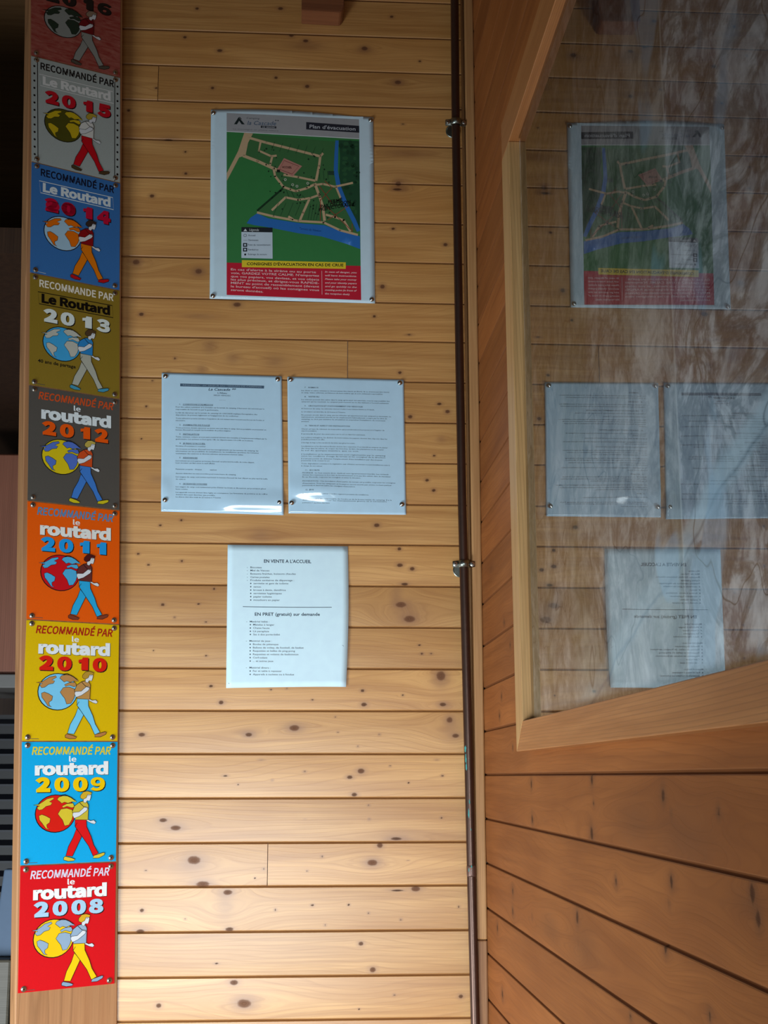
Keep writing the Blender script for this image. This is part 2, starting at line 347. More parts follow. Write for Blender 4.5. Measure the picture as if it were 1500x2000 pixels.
hexa(bm, [(XF, YEND, ZB0), (XF, YEND-0.055, ZB0), (XR, YEND-0.055, ZB0), (XR, YEND, ZB0), (XF, YEND, ZT1), (XF, YEND-0.055, ZT1), (XR, YEND-0.055, ZT1), (XR, YEND, ZT1)], 0.0008)
adopt(finish('frame_jamb', bm, M_frame, loc=(0, 0, 0)), fm)
# map sheet
def map_material():
    N = NT('relief_map_print'); g = N.n('ShaderNodeNewGeometry').outputs['Position']
    sp_ = N.n('ShaderNodeSeparateXYZ'); N.put(sp_.inputs[0], g); Y, Z = sp_.outputs[1], sp_.outputs[2]
    p = N.scale(g, (0, 1, 1))
    ridged = lambda v, s: N.math('ABSOLUTE', N.math('SUBTRACT', N.noise(v, s, 6, 0.62, 0.6), 0.5))
    wv = N.n('ShaderNodeVectorMath', operation='ADD'); N.put(wv.inputs[0], p)
    N.put(wv.inputs[1], N.scale(N.noise(p, 5, 2, 0.5, 0, 1), (0, 0.09, 0.09)))
    pw = wv.outputs[0]
    r1 = ridged(N.scale(pw, (1, 1, 0.8)), 7.5); r2 = ridged(pw, 21); big = N.noise(p, 3.2, 2); fine = N.noise(pw, 60, 4, 0.65)
    hill = N.ramp(N.math('ADD', N.math('MULTIPLY', r1, 2.4), N.math('MULTIPLY', r2, 1.7)), [(0.04, 0.0), (0.20, 0.40), (0.36, 0.70), (0.70, 1.0)])
    a = N.mix(hill, (0.17, 0.125, 0.092), (0.56, 0.47, 0.42))                # bare rock tones of the left sheet
    b = N.mix(hill, (0.30, 0.27, 0.32), (0.97, 0.95, 1.0))                  # snow and scree tones of the right sheet
    zone = N.ramp(N.math('ADD', N.math('MULTIPLY', N.math('ADD', Y, 0.75), -0.9), N.math('MULTIPLY', big, 0.9)), [(0.35, 0.0), (0.95, 0.55)])
    joint = N.math('LESS_THAN', Y, -1.272)                                    # the second printed sheet starts here
    col = N.mix(N.math('MAXIMUM', N.math('MULTIPLY', joint, 0.92), zone), a, b)
    green = N.math('MULTIPLY', N.ramp(N.noise(p, 4.3, 3, 0.6), [(0.45, 0.0), (0.62, 1.0)]), N.math('SUBTRACT', 1.0, joint))
    col = N.mix(N.math('MULTIPLY', green, 0.42), col, (0.14, 0.145, 0.07))
    col = N.mix(N.math('MULTIPLY', N.ramp(fine, [(0.48, 0.0), (0.72, 1.0)]), 0.32), col, (0.09, 0.075, 0.08))
    dk = N.ramp(ridged(N.scale(pw, (1, 0.8, 1.2)), 13), [(0.0, 1.0), (0.028, 0.75), (0.07, 0.0)])
    col = N.mix(N.math('MULTIPLY', dk, N.math('MULTIPLY_ADD', joint, 0.35, 0.30)), col, (0.06, 0.05, 0.058))
    # pale valley with a river, running across the second sheet
    riv = N.math('ADD', N.math('ADD', Z, -1.6993), N.math('ADD', N.math('MULTIPLY', N.math('ADD', Y, 1.49), 0.274), N.math('MULTIPLY', N.math('SUBTRACT', N.noise(p, 9, 3), 0.5), 0.035)))
    rv = N.ramp(N.math('ABSOLUTE', riv), [(0.009, 1.0), (0.020, 0.0)])
    col = N.mix(N.math('MULTIPLY', rv, N.math('MULTIPLY_ADD', joint, 0.5, 0.2)), col, (0.62, 0.72, 0.80))
    rl = N.ramp(N.math('ABSOLUTE', N.math('ADD', riv, 0.009)), [(0.0, 1.0), (0.004, 0.0)])
    col = N.mix(N.math('MULTIPLY', rl, 0.6), col, (0.10, 0.13, 0.19))
    lake = N.ramp(N.math('SUBTRACT', N.noise(N.scale(pw, (1, 1.4, 1)), 5.2, 2), N.math('MULTIPLY', N.math('ABSOLUTE', N.math('ADD', Y, 1.36)), 0.5)), [(0.55, 0.0), (0.58, 1.0)])
    col = N.mix(N.math('MULTIPLY', lake, 0.55), col, (0.40, 0.55, 0.72))
    cn = N.noise(pw, 4.0, 3, 0.5)
    ct = N.ramp(N.math('ABSOLUTE', N.math('SUBTRACT', cn, 0.52)), [(0.0, 1.0), (0.004, 0.0)])
    col = N.mix(N.math('MULTIPLY', ct, 0.75), col, (0.04, 0.035, 0.035))
    jl = N.ramp(N.math('ABSOLUTE', N.math('ADD', Y, 1.272)), [(0.0, 1.0), (0.004, 0.0)])
    col = N.mix(N.math('MULTIPLY', jl, 0.6), col, (0.75, 0.72, 0.72))
    N.set(base=col, rough=0.6, spec=0.2); return N.m
bm = bmesh.new(); box(bm, XR-0.0028, XR-0.0006, YEND, -0.50, ZB0+0.01, ZT1-0.01)
adopt(finish('map_print', bm, map_material(), loc=(0, 0, 0)), fm)['label'] = 'folded relief map of mountains and a valley'
# pane: clear thin glass, front face mirrors by Fresnel
NG = NT('pane_front'); t = NG.t
tr = NG.n('ShaderNodeBsdfTransparent'); tr.inputs[0].default_value = (0.95, 0.97, 0.97, 1)
gl = NG.n('ShaderNodeBsdfGlossy'); gl.inputs['Roughness'].default_value = 0.0; gl.inputs[0].default_value = (1, 1, 1, 1)
nz_ = NG.noise(NG.n('ShaderNodeTexCoord').outputs['Object'], 9, 1); bp = NG.n('ShaderNodeBump'); bp.inputs['Strength'].default_value = 0.02; bp.inputs['Distance'].default_value = 0.001
NG.put(bp.inputs['Height'], nz_); t.links.new(bp.outputs[0], gl.inputs['Normal'])
fr = NG.n('ShaderNodeFresnel'); fr.inputs[0].default_value = 1.45
mx = NG.n('ShaderNodeMixShader'); t.links.new(fr.outputs[0], mx.inputs[0]); t.links.new(tr.outputs[0], mx.inputs[1]); t.links.new(gl.outputs[0], mx.inputs[2])
t.links.new(mx.outputs[0], t.nodes['Material Output'].inputs[0]); t.nodes.remove(NG.b)
NB = NT('pane_back'); tb = NB.n('ShaderNodeBsdfTransparent'); tb.inputs[0].default_value = (0.97, 0.99, 0.98, 1)
NB.t.links.new(tb.outputs[0], NB.t.nodes['Material Output'].inputs[0])
bm = bmesh.new(); box(bm, XG, XG+0.002, YEND+0.001, -0.53, ZB0+0.012, ZT1-0.012); bm.faces.ensure_lookup_table()
bm.normal_update()
for f in bm.faces:
    c_ = f.calc_center_median(); f.material_index = 0 if c_.x < XG+0.0001 else 1
    if c_.x < XG+0.0001 and f.normal.x > 0: f.normal_flip(); print('flipped')
adopt(finish('glass_pane', bm, [NG.m, NB.m], loc=(0, 0, 0)), fm)

# ------------------------------------------------------------------ printed things
_txt = {}
try: FONT = bpy.data.fonts.load(bpy.utils.system_resource('DATAFILES', path='fonts')+'/Noto Sans CJK Regular.woff2')   # comes with Blender
except Exception: FONT = None
def text_geo(s, bold=0.0, shear=0.0, res=2, space=1.0):
    k = (s, bold, shear, res, space)
    if k not in _txt:
        c = bpy.data.curves.new('t', 'FONT'); c.body = s; c.size = 1; c.font = FONT if (FONT and res >= 3) else c.font; c.offset = bold*capof(res)/0.694; c.shear = shear; c.resolution_u = res; c.fill_mode = 'FRONT'; c.space_character = space
        o = bpy.data.objects.new('t', c); COL.objects.link(o); dg = bpy.context.evaluated_depsgraph_get(); dg.update()
        ev = o.evaluated_get(dg); me = ev.to_mesh()
        vs = [(v.co.x, v.co.y) for v in me.vertices]; fs = [tuple(p.vertices) for p in me.polygons]
        ev.to_mesh_clear(); bpy.data.objects.remove(o); bpy.data.curves.remove(c)
        _txt[k] = (vs, fs)
    return _txt[k]
capof = lambda res: 0.694
_h = [[v[1] for v in text_geo('H', 0, 0, r)[0]] for r in (2, 3)]; CAPS = [max(h)-min(h) for h in _h]; capof = lambda res: CAPS[res >= 3]
class Print:
    """flat artwork drawn in its own frame (x right, y down), laid on a surface afterwards"""
    def __init__(s, rough=0.4, coat=0.0): s.v, s.f, s.m, s.mats, s.rough, s.coat = [], [], [], [], rough, coat
    def mi(s, rgb):
        m = rgb if isinstance(rgb, bpy.types.Material) else paint(rgb, s.rough, s.coat)
        if m not in s.mats: s.mats.append(m)
        return s.mats.index(m)
    def poly(s, pts, rgb, layer):
        b = len(s.v); s.v += [(x, y, layer) for x, y in pts]; i = s.mi(rgb)
        for tri in tessellate_polygon([[Vector((x, y, 0)) for x, y in pts]]): s.f.append(tuple(b+k for k in tri)); s.m.append(i)
    def line(s, pts, wd, rgb, layer, closed=False):
        P = [Vector(p) for p in pts]; n = len(P); L, Rr = [], []
        for k in range(n):
            a = P[k-1] if (k or closed) else P[k]; c = P[(k+1) % n] if (k < n-1 or closed) else P[k]
            d = (c-a); d = d.normalized() if d.length > 1e-9 else Vector((1, 0)); q = Vector((-d.y, d.x))
            ww = (wd[k] if isinstance(wd, (list, tuple)) else wd)/2
            L.append(P[k]+q*ww); Rr.append(P[k]-q*ww)
        b = len(s.v); i = s.mi(rgb)
        for l, r in zip(L, Rr): s.v += [(l.x, l.y, layer), (r.x, r.y, layer)]
        for k in range(n if closed else n-1):
            a = b+2*k; c = b+2*((k+1) % n); s.f.append((a, a+1, c+1, c)); s.m.append(i)
    def disc(s, c, rx, ry, rgb, layer, n=28): s.poly([(c[0]+rx*math.cos(2*math.pi*k/n), c[1]+ry*math.sin(2*math.pi*k/n)) for k in range(n)], rgb, layer)
    def text(s, t, p0, p1, h, rgb, layer, bold=0.0, shear=0.0, res=2, fit=True, align='L', space=1.0):
        """p0, p1: baseline ends; h: cap height; fit stretches the line to reach p1"""
        vs, fs = text_geo(t, bold, shear, res, space)
        if not vs: return
        x0 = min(v[0] for v in vs); x1 = max(v[0] for v in vs); cap = capof(res)
        d = Vector(p1)-Vector(p0); Lg = d.length; d.normalize(); up = Vector((d.y, -d.x))
        ky = h/cap; kx = Lg/(x1-x0) if fit else ky
        off = 0 if fit or align == 'L' else (Lg-(x1-x0)*kx)*(0.5 if align == 'C' else 1)
        b = len(s.v); i = s.mi(rgb)
        for x, y in vs:
            q = Vector(p0)+d*((x-x0)*kx+off)+up*(y*ky); s.v.append((q.x, q.y, layer))
        for f in fs: s.f.append(tuple(b+k for k in f)); s.m.append(i)
    def base(s, outline, nx, ny, rgb, back, thick_layers):
        """sheet body: outline(u, v) -> (x, y)"""
        b = len(s.v); i = s.mi(rgb); j = s.mi(back)
        for L in (0, -thick_layers):
            for a in range(nx+1):
                for c in range(ny+1): x, y = outline(a/nx, c/ny); s.v.append((x, y, L))
        N = (nx+1)*(ny+1); idx = lambda a, c: b+a*(ny+1)+c
        for a in range(nx):
            for c in range(ny):
                q = (idx(a, c), idx(a, c+1), idx(a+1, c+1), idx(a+1, c)); s.f.append(q); s.m.append(i)
                s.f.append(tuple(x+N for x in q[::-1])); s.m.append(j)
        rim = [(a, 0) for a in range(nx)]+[(nx, c) for c in range(ny)]+[(a, ny) for a in range(nx, 0, -1)]+[(0, c) for c in range(ny, 0, -1)]
        for k in range(len(rim)):
            p, q = idx(*rim[k]), idx(*rim[(k+1) % len(rim)]); s.f.append((p, q, q+N, p+N)); s.m.append(i)
    def cut(s, xs, ys):
        """slice the artwork along grid lines so that it can follow a curved sheet"""
        bm = bmesh.new(); V = [bm.verts.new(v) for v in s.v]
        for f, m in zip(s.f, s.m):
            try: bm.faces.new([V[k] for k in f]).material_index = m
            except ValueError: pass
        for ax, vals in ((0, xs), (1, ys)):
            for q in vals:
                co_ = (q, 0, 0) if ax == 0 else (0, q, 0); no = (1, 0, 0) if ax == 0 else (0, 1, 0)
                bmesh.ops.bisect_plane(bm, geom=bm.verts[:]+bm.edges[:]+bm.faces[:], plane_co=co_, plane_no=no)
        bm.verts.index_update(); s.v = [tuple(v.co) for v in bm.verts]; s.f = [tuple(v.index for v in f.verts) for f in bm.faces]; s.m = [f.material_index for f in bm.faces]; bm.free()
    def build(s, name, fn, parent=None, loc=(0, 0, 0), smooth=True):
        me = bpy.data.meshes.new(name); L = Vector(loc)
        me.from_pydata([tuple(fn(*v)-L) for v in s.v], [], s.f); me.update()
        for m in s.mats: me.materials.append(m)
        me.polygons.foreach_set('material_index', s.m)
        if smooth: me.polygons.foreach_set('use_smooth', [True]*len(s.f))
        o = bpy.data.objects.new(name, me); COL.objects.link(o); o.location = L
        if parent: adopt(o, parent)
        return o
def bil(c, u, v):
    return tuple((1-u)*(1-v)*c[0][k]+u*(1-v)*c[1][k]+u*v*c[2][k]+(1-u)*v*c[3][k] for k in range(len(c[0])))

M_screw = metal('screw_steel', (0.62, 0.60, 0.55), 0.3)
M_pin = metal('pin_steel', (0.60, 0.62, 0.60), 0.18)
M_dark = paint((24, 22, 22), 0.5, 0, 'recess')
def screw(bm, c, n, r):
    lathe(bm, c, n, [(r*1.25, -0.0004), (r*1.25, 0.0004), (r, 0.0006), (r*0.95, 0.0012), (r*0.6, 0.0017), (r*0.34, 0.0018)], 18, 0)
    lathe(bm, c, n, [(r*0.34, 0.0018), (r*0.3, 0.0008), (0, 0.0007)], 8, 1)

# ------------------------------------------------------------------ post with the column of plaques
PANG = math.radians(27.5)
PU = Vector((math.cos(PANG), math.sin(PANG), 0)); PN = Vector((math.sin(PANG), -math.cos(PANG), 0))
PR = on_y(240, 1000, -0.014)
def post(px, py): return on_plane(px, py, PR, PN)
pl_ = (post(47, 1000)-PR).dot(PU)
M_post = plain_wood('post_wood', (0.52, 0.27, 0.125), (0.43, 0.205, 0.09), 'Z', 0.5, 22)
bm = bmesh.new()
pts = []
etr, ebr, etl, ebl = post(239.5, 60), post(229.5, 1950), post(57, 60), post(30, 1950); ztop, zbot = etr.z, ebr.z
for z in (0.0, CEIL):
    k = (z-ztop)/(zbot-ztop); a = etr.lerp(ebr, k); b = etl.lerp(ebl, k)
    pts += [a, b, b-PN*0.030, a-PN*0.004]
hexa(bm, pts, 0.0018)
o = finish('wooden_post', bm, M_post, loc=(PR.x+PU.x*pl_/2, PR.y+PU.y*pl_/2, 0))
tag(o, 'upright brown wooden post carrying the column of coloured metal plaques', 'post')

ROWS = [((60,-88),(235,-42)), ((60,109),(234,152)), ((61,316),(234,358)), ((58,533),(233,568)), ((56,752),(233,780)), ((53,978),(233,997)), ((51,1210),(232,1220)), ((42,1448),(229,1448)), ((39,1691),(226,1683)), ((34,1941),(223,1922))]
INK = (18, 18, 20); SKIN = (225, 232, 238)
S = dict(  # plate, 'recommended' line, name, year, sea, land, hair, shirt, trousers, shoes
 y16=((150,62,54),None,None,(40,36,34),(150,158,155),(38,58,46),(150,130,110),(120,20,28),(150,155,150),(90,85,75)),
 y15=((176,188,186),(22,22,24),(232,238,238),(205,20,40),(84,84,24),(212,186,30),(196,170,60),(228,232,228),(205,15,32),(84,66,42)),
 y14=((58,120,190),(16,22,44),(226,240,246),(205,14,60),(176,214,238),(240,118,10),(60,46,42),(150,12,22),(236,128,10),(200,20,30)),
 y13=((146,122,40),(246,242,226),(14,12,10),(232,244,240),(66,176,236),(198,202,192),(88,66,44),(44,142,214),(184,188,174),(70,160,196)),
 y12=((88,85,80),(214,84,34),(232,244,248),(244,92,10),(222,200,20),(84,118,206),(196,176,80),(214,80,30),(64,128,214),(214,200,30)),
 y11=((242,96,4),(80,146,196),(240,244,240),(30,160,238),(208,14,26),(76,178,228),(80,22,26),(104,48,46),(40,176,232),(132,60,38)),
 y10=((228,190,0),(176,22,16),(238,246,250),(226,30,10),(126,210,250),(192,140,82),(190,150,50),(194,146,80),(120,212,250),(190,128,70)),
 y09=((0,176,238),(232,212,40),(246,252,255),(250,208,0),(222,26,14),(222,200,52),(216,178,44),(206,190,60),(226,18,24),(224,200,60)),
 y08=((222,16,28),(226,224,244),(248,252,250),(176,216,242),(252,206,20),(150,178,204),(224,178,44),(152,180,206),(252,210,20),(140,168,196)))
def walker(P, c, L):
    """globe carried by a walking figure, drawn in the frame x 205..1135, y 240..1430"""
    sea, land, hair, shirt, trou, shoe = c
    def sh(pts, col, lay, wd=5): P.poly(pts, col, L+lay); P.line(pts, wd, INK, L+lay+0.5, True)
    P.disc((530,945), 197, 186, INK, L); P.disc((531,944), 189, 178, sea, L+1)
    sh([(318,858),(372,850),(410,825),(445,800),(505,785),(515,800),(470,828),(498,838),(484,862),(440,872),(404,902),(372,908),(352,884),(380,866)], land, 2, 4)
    sh([(372,962),(400,950),(440,965),(482,990),(476,1030),(448,1050),(452,1080),(474,1096),(440,1088),(404,1036),(378,1004)], land, 2, 4)
    sh([(545,808),(560,784),(600,772),(660,776),(705,806),(735,835),(690,832),(650,846),(616,834),(590,846),(572,830)], land, 2, 4)
    sh([(594,872),(640,850),(700,846),(714,880),(690,892),(640,876),(604,890)], land, 2, 4)
    sh([(553,948),(582,902),(640,894),(692,912),(704,958),(690,1010),(662,1058),(620,1066),(600,1010),(574,978)], land, 2, 4)
    P.line([(570,770),(620,762),(680,790),(720,820)], 8, INK, L+3)
    # figure
    sh([(734,1100),(792,1168),(748,1262),(700,1365),(636,1356),(660,1268),(706,1180)], trou, 4)
    sh([(614,1376),(630,1362),(690,1378),(726,1394),(716,1410),(660,1412),(616,1398)], shoe, 4)
    sh([(830,1000),(872,1024),(906,1018),(928,1040),(914,1058),(880,1048),(836,1024)], SKIN, 4, 4)
    sh([(720,1006),(832,1012),(836,1080),(882,1180),(908,1262),(956,1344),(904,1370),(858,1270),(790,1172),(722,1076)], trou, 5)
    sh([(904,1392),(910,1366),(960,1352),(1006,1340),(1022,1346),(1014,1366),(962,1392)], shoe, 5)
    sh([(692,930),(716,872),(762,838),(800,828),(836,838),(852,870),(848,1014),(722,1010),(722,992)], shirt, 6)
    sh([(694,962),(702,938),(760,934),(812,886),(836,884),(846,900),(832,926),(764,976),(712,996)], SKIN, 7, 4)
    sh([(800,806),(824,768),(862,756),(876,772),(872,800),(862,828),(838,824),(822,848),(800,838)], SKIN, 7, 4)
    sh([(768,792),(772,768),(800,736),(840,730),(882,744),(876,766),(842,764),(828,796),(800,810),(782,806)], hair, 8, 4)
    P.line([(762,842),(800,880),(846,900)], 5, INK, L+8); P.line([(742,1040),(720,1076)], 4, INK, L+8); P.line([(846,776),(862,774)], 4, INK, L+8)
PLQ = ['y16','y15','y14','y13','y12','y11','y10','y09','y08']
DESC = dict(y16='weathered dark red plaque, topmost on the post, cut by the picture edge', y15='silver metal plaque dated 2015 with perforated edges on the post', y14='blue metal plaque dated 2014 with an orange and pale blue globe',
 y13='olive gold metal plaque dated 2013 with a grey trousered walker', y12='dark grey metal plaque dated 2012 with a yellow globe', y11='orange metal plaque dated 2011 with a red globe', y10='yellow metal plaque dated 2010 with a sky blue globe',
 y09='bright cyan metal plaque dated 2009 with a red globe', y08='red metal plaque dated 2008, lowest on the post')
def weathered(name, a, b):
    N = NT(name); tc = N.n('ShaderNodeTexCoord').outputs['Object']
    n = N.ramp(N.noise(N.scale(tc, (30, 30, 160)), 1, 5, 0.7, 1.0), [(0.35, 0.0), (0.65, 1.0)])
    N.set(base=N.mix(n, tuple(lin(x) for x in a), tuple(lin(x) for x in b)), rough=0.45); return N.m
def speck(rgb, metallic):
    N = NT('plate_%d_%d_%d' % rgb); tc = N.n('ShaderNodeTexCoord').outputs['Object']; c = tuple(lin(x) for x in rgb)
    n = N.noise(tc, 900, 2)
    N.set(base=N.mix(n, tuple(x*0.86 for x in c), tuple(min(1, x*1.12) for x in c)), rough=0.34, metal=metallic, spec=0.4); return N.m
for i, key in enumerate(PLQ):
    st = S[key]; P = Print(0.36)
    body = weathered('plate_weathered', (150, 52, 46), (176, 104, 92)) if key == 'y16' else speck(st[0], 0.0)
    P.base(lambda u, v: (205+930*u, 240+1190*v), 3, 3, body, (120, 118, 112), 14)
    X = lambda u: 205+930*u
    Y = lambda v: 240+1190*v
    yr = '20'+key[1:]
    old = key in ('y15', 'y14', 'y13', 'y16')
    if st[1]:
        P.text('RECOMMANDE PAR' if key == 'y13' else 'RECOMMANDÉ PAR', (X(0.10), Y(0.104)), (X(0.93), Y(0.104)), 74, st[1], 2, 0.026, 0.0 if old else 0.18, 3)
        if old:
            q = [(X(0.085), Y(0.155)), (X(0.915), Y(0.150)), (X(0.925), Y(0.262)), (X(0.10), Y(0.262))]
            P.line(q, 8, st[2], 2, True); P.text('Le Routard', (X(0.125), Y(0.243)), (X(0.89), Y(0.240)), 86, st[2], 2, 0.055, 0, 3)
        else:
            P.text('le', (X(0.485), Y(0.163)), (X(0.562), Y(0.163)), 49, st[2], 2, 0.025, 0, 3)
            P.text('routard', (X(0.137), Y(0.272)), (X(0.908), Y(0.270)), 106, INK, 2, 0.07, 0, 3); P.text('routard', (X(0.133), Y(0.269)), (X(0.903), Y(0.267)), 106, st[2], 3, 0.064, 0, 3)
    # year: four heavy figures, each with a dark offset shadow edge printed behind
    xs = [0.145, 0.335, 0.545, 0.735] if old else [0.14, 0.335, 0.53, 0.715]
    for ch, u in zip(yr, xs):
        wd = 0.11 if ch == '1' else 0.155
        u2 = u+(0.03 if ch == '1' else 0)
        for dx, dy, cc, lay in ((9, 8, INK, 2), (0, 0, st[3], 3)):
            if ch == '1':
                x0, w1, yb, hh = X(u2)+dx, 930*wd, Y(0.403)+dy, 128
                P.poly([(x0+w1*p, yb-hh*q) for p, q in ((0.30, 0), (0.98, 0), (0.98, 1), (0.42, 1), (0.36, 0.86), (0.02, 0.80), (0.02, 0.56), (0.30, 0.60))], cc, lay)
            else: P.text(ch, (X(u2)+dx, Y(0.403)+dy), (X(u2+wd)+dx, Y(0.403)+dy), 118, cc, lay, 0.042 if ch in '69' else 0.062 if ch in '830' else 0.08, 0, 4)
    if key == 'y14':
        P.disc((X(0.235), Y(0.36)), 72, 58, st[3], 3); P.disc((X(0.41), Y(0.355)), 74, 66, st[3], 3)
    walker(P, st[4:], 4)
    if key == 'y13': P.text('40 ans de partage', (X(0.09), Y(0.79)), (X(0.505), Y(0.792)), 34, INK, 2, 0.02)
    if key == 'y15':
        for u in (0.068, 0.938): P.line([(X(u), Y(0.0)), (X(u), Y(1.0))], 8, INK, 1)
        for k in range(13):
            for u in (0.033, 0.97): P.disc((X(u), Y(0.09+k*0.07)), 11, 12, INK, 1, 12)
    if key not in ('y16', 'y15'): P.line([(X(0.06), Y(0.984)), (X(0.17), Y(0.985))], 5, (90, 86, 80) if key != 'y14' else (200, 214, 226), 2)
    g = 1.2
    cs = [post(ROWS[i][0][0]+0.5, ROWS[i][0][1]+g), post(ROWS[i][1][0], ROWS[i][1][1]+g), post(ROWS[i+1][1][0]-0.3, ROWS[i+1][1][1]-g), post(ROWS[i+1][0][0]+0.5, ROWS[i+1][0][1]-g)]
    cs = [tuple(c) for c in cs]; off = 0.0016
    fn = lambda x, y, l, cs=cs: Vector(bil(cs, (x-205)/930, (y-240)/1190)) + PN*(off+l*0.00008)
    ctr = Vector(bil(cs, 0.5, 0.5)) + PN*off
    rt = empty('enamel_plaque', ctr); tag(rt, DESC[key], 'plaque', 'dated plaques down the post')
    P.build('plate', fn, rt, ctr, smooth=False)
    for (u, v) in ((0.055, 0.028), (0.945, 0.030), (0.055, 0.972), (0.945, 0.970)):
        bm = bmesh.new(); c = Vector(bil(cs, u, v)) + PN*(off+0.0004); screw(bm, c, PN, 0.0037)
        adopt(finish('screw', bm, [M_screw, M_dark], smooth=False, loc=c), rt)

# ------------------------------------------------------------------ paper notices on the back wall
INKB = (28, 44, 66)
def crop(ox, oy, k): return lambda x, y: (ox+x/k, oy+y/k)
def notice(name, label, P, cr, lift, parent=None):
    ctr = None
    def fn(x, y, l):
        px, py = cr(x, y); p = on_y(px, py, -0.0012); return p + Vector((0, -1, 0))*(lift(x, y)+l*0.00009)
    return fn
def pin(label, px, py, depth=0.0025, r=0.0046):
    c = on_y(px, py, -depth); bm = bmesh.new()
    lathe(bm, c, (0, -1, 0), [(0.0009, -depth*0.9), (0.0009, 0), (r*0.98, 0.0), (r, 0.0008), (r*0.9, 0.0022), (r*0.62, 0.0033), (r*0.3, 0.0039), (0, 0.0041)], 22)
    o = finish('drawing_pin', bm, M_pin, smooth=True, loc=c); tag(o, label, 'drawing pin', 'steel pins holding the notices')

# --- evacuation plan
cr = crop(400, 200, 4.1667); P = Print(0.34, 0.25)
WH = (208, 234, 248)
PC = [(50,60),(1370,122),(1385,1637),(40,1598)]
P.base(lambda u, v: (lambda q: (q[0], q[1]-20*math.sin(math.pi*min(1, u*1.15))*(1-v)**5))(bil(PC, u, v)), 32, 54, WH, (190, 200, 205), 4)
P.poly([(178,88),(1255,140),(1257,300),(178,240)], (160,162,166), 1)
GR = (56,128,70)
P.poly([(178,240),(1257,300),(1268,1332),(178,1305)], GR, 1)
P.line([(178,238),(1257,298)], 6, (220,228,232), 2)
P.poly([(390,262),(1062,322),(1050,580),(1068,700),(1240,1062),(980,990),(780,968),(425,892),(640,700),(560,600),(540,545),(330,432),(350,310)], (62,112,66), 2)
P.poly([(1090,308),(1257,316),(1263,1052),(1196,900),(1120,720),(1092,640),(1100,450)], (34,78,52), 2)
rr = random.Random(3)
for k in range(46):
    x, y = rr.uniform(1105,1250), rr.uniform(320,900)
    if y > 640 and x < 1105+(y-640)*0.42: continue
    P.disc((x, y), rr.uniform(10,24), rr.uniform(10,22), (28,66,44) if k % 2 else (44,92,58), 3, 10)
BL = (44,112,190)
P.line([(1076,312),(1070,420),(1066,560),(1090,690),(1150,840),(1212,960),(1252,1050)], [26,30,34,36,36,36,30], BL, 3)
P.poly([(340,985),(372,940),(425,905),(520,945),(780,985),(970,1000),(1180,1072),(1262,1090),(1264,1195),(1150,1152),(950,1092),(760,1066),(540,1022),(400,1000)], BL, 3)
RD = (196,170,134)
road = lambda pts, wd, l=4: (P.line(pts, wd, RD, l), [P.disc(q, wd/2, wd/2, RD, l, 10) for q in pts[1:-1]] if not isinstance(wd, list) else None)
P.poly([(322,248),(392,256),(352,332),(332,432),(280,450),(180,640),(179,578),(256,428),(272,396)], RD, 4)
road([(360,290),(500,330),(740,390),(935,440)], 20); road([(962,415),(940,440),(930,520),(905,640)], 20)
road([(455,320),(440,395),(540,440),(585,435)], 17); road([(550,440),(530,515)], 17)
road([(310,435),(430,480),(560,540),(605,560)], 24); road([(560,540),(572,600),(640,690),(740,725),(830,700),(890,670)], 19)
road([(640,590),(760,610),(900,640)], 17); road([(890,675),(960,665),(1060,688),(1205,656)], 17)
road([(895,660),(935,770),(960,850),(975,965)], 22); road([(930,755),(860,780),(760,795),(660,775)], 17); road([(660,772),(545,880)], 18)
road([(850,790),(800,900),(775,960)], 19); road([(425,897),(560,930),(760,967),(965,978),(1100,1042),(1246,1080)], 18)
road([(985,915),(1060,935),(1130,960),(1185,1052)], 17); road([(1068,690),(1105,780)], 16); road([(680,930),(720,955)], 18)
P.poly([(645,455),(792,520),(715,605),(585,550)], (186,132,118), 5)
P.line([(645,475),(765,522),(710,585),(610,548)], 4, (120,50,50), 6, True); P.text('ACCUEIL', (628,536), (708,540), 16, (70,30,30), 6, 0.03)
P.line([(425,884),(635,702)], 16, (24,56,34), 5)
for k in range(60):
    a = bil([(420,330),(1000,440),(1060,960),(560,860)], rr.random(), rr.random())
    P.disc(a, rr.uniform(4,8), rr.uniform(4,8), (24,52,34), 5, 8)
for a, b in [((x, 300+0.13*(x-400)), (x-28, 372+0.13*(x-400))) for x in range(570, 1010, 66)]+[((x, 560+0.0*(x)), (x+6, 630)) for x in range(930, 1030, 34)]+[((x, 700+(x-640)*0.4), (x+24, 770+(x-640)*0.1)) for x in range(660, 800, 44)]+[((x, 820), (x-44, 925)) for x in range(600, 830, 60)]+[((860+k*26, 830), (840+k*22, 960)) for k in range(4)]:
    P.line([a, b], 3, (32,70,44), 5)
for a, b in (((930,680),(1040,830)),((1040,690),(940,800)),((990,850),(1190,1040)),((1160,850),(1000,960)),((940,790),(940,970)),((1200,990),(1198,1060)),((975,640),(1030,690))): P.line([a, b], 5, (150,66,50), 5)
P.poly([(1004,560),(1052,562),(1052,594),(1004,592)], (40,70,54), 5)
for c in ((655,630),(715,672),(750,684),(838,660)): P.disc(c, 11, 11, (190,196,180), 5, 14); P.disc(c, 6, 6, (62,112,66), 6, 12)
P.poly([(586,548),(612,550),(612,572),(586,570)], (20,30,24), 6)
P.text('FERMÉ', (1005,826), (1122,806), 25, (14,18,16), 7, 0.022, 0.1); P.text('PAR DÉCISION', (944,862), (1188,822), 25, (14,18,16), 7, 0.022, 0.1); P.text('PRÉFECTORALE', (930,890), (1198,842), 25, (14,18,16), 7, 0.022, 0.1)
P.text('Torrent du Vénéon', (768,1036), (945,1056), 18, (24,60,120), 5, 0, 0.3)
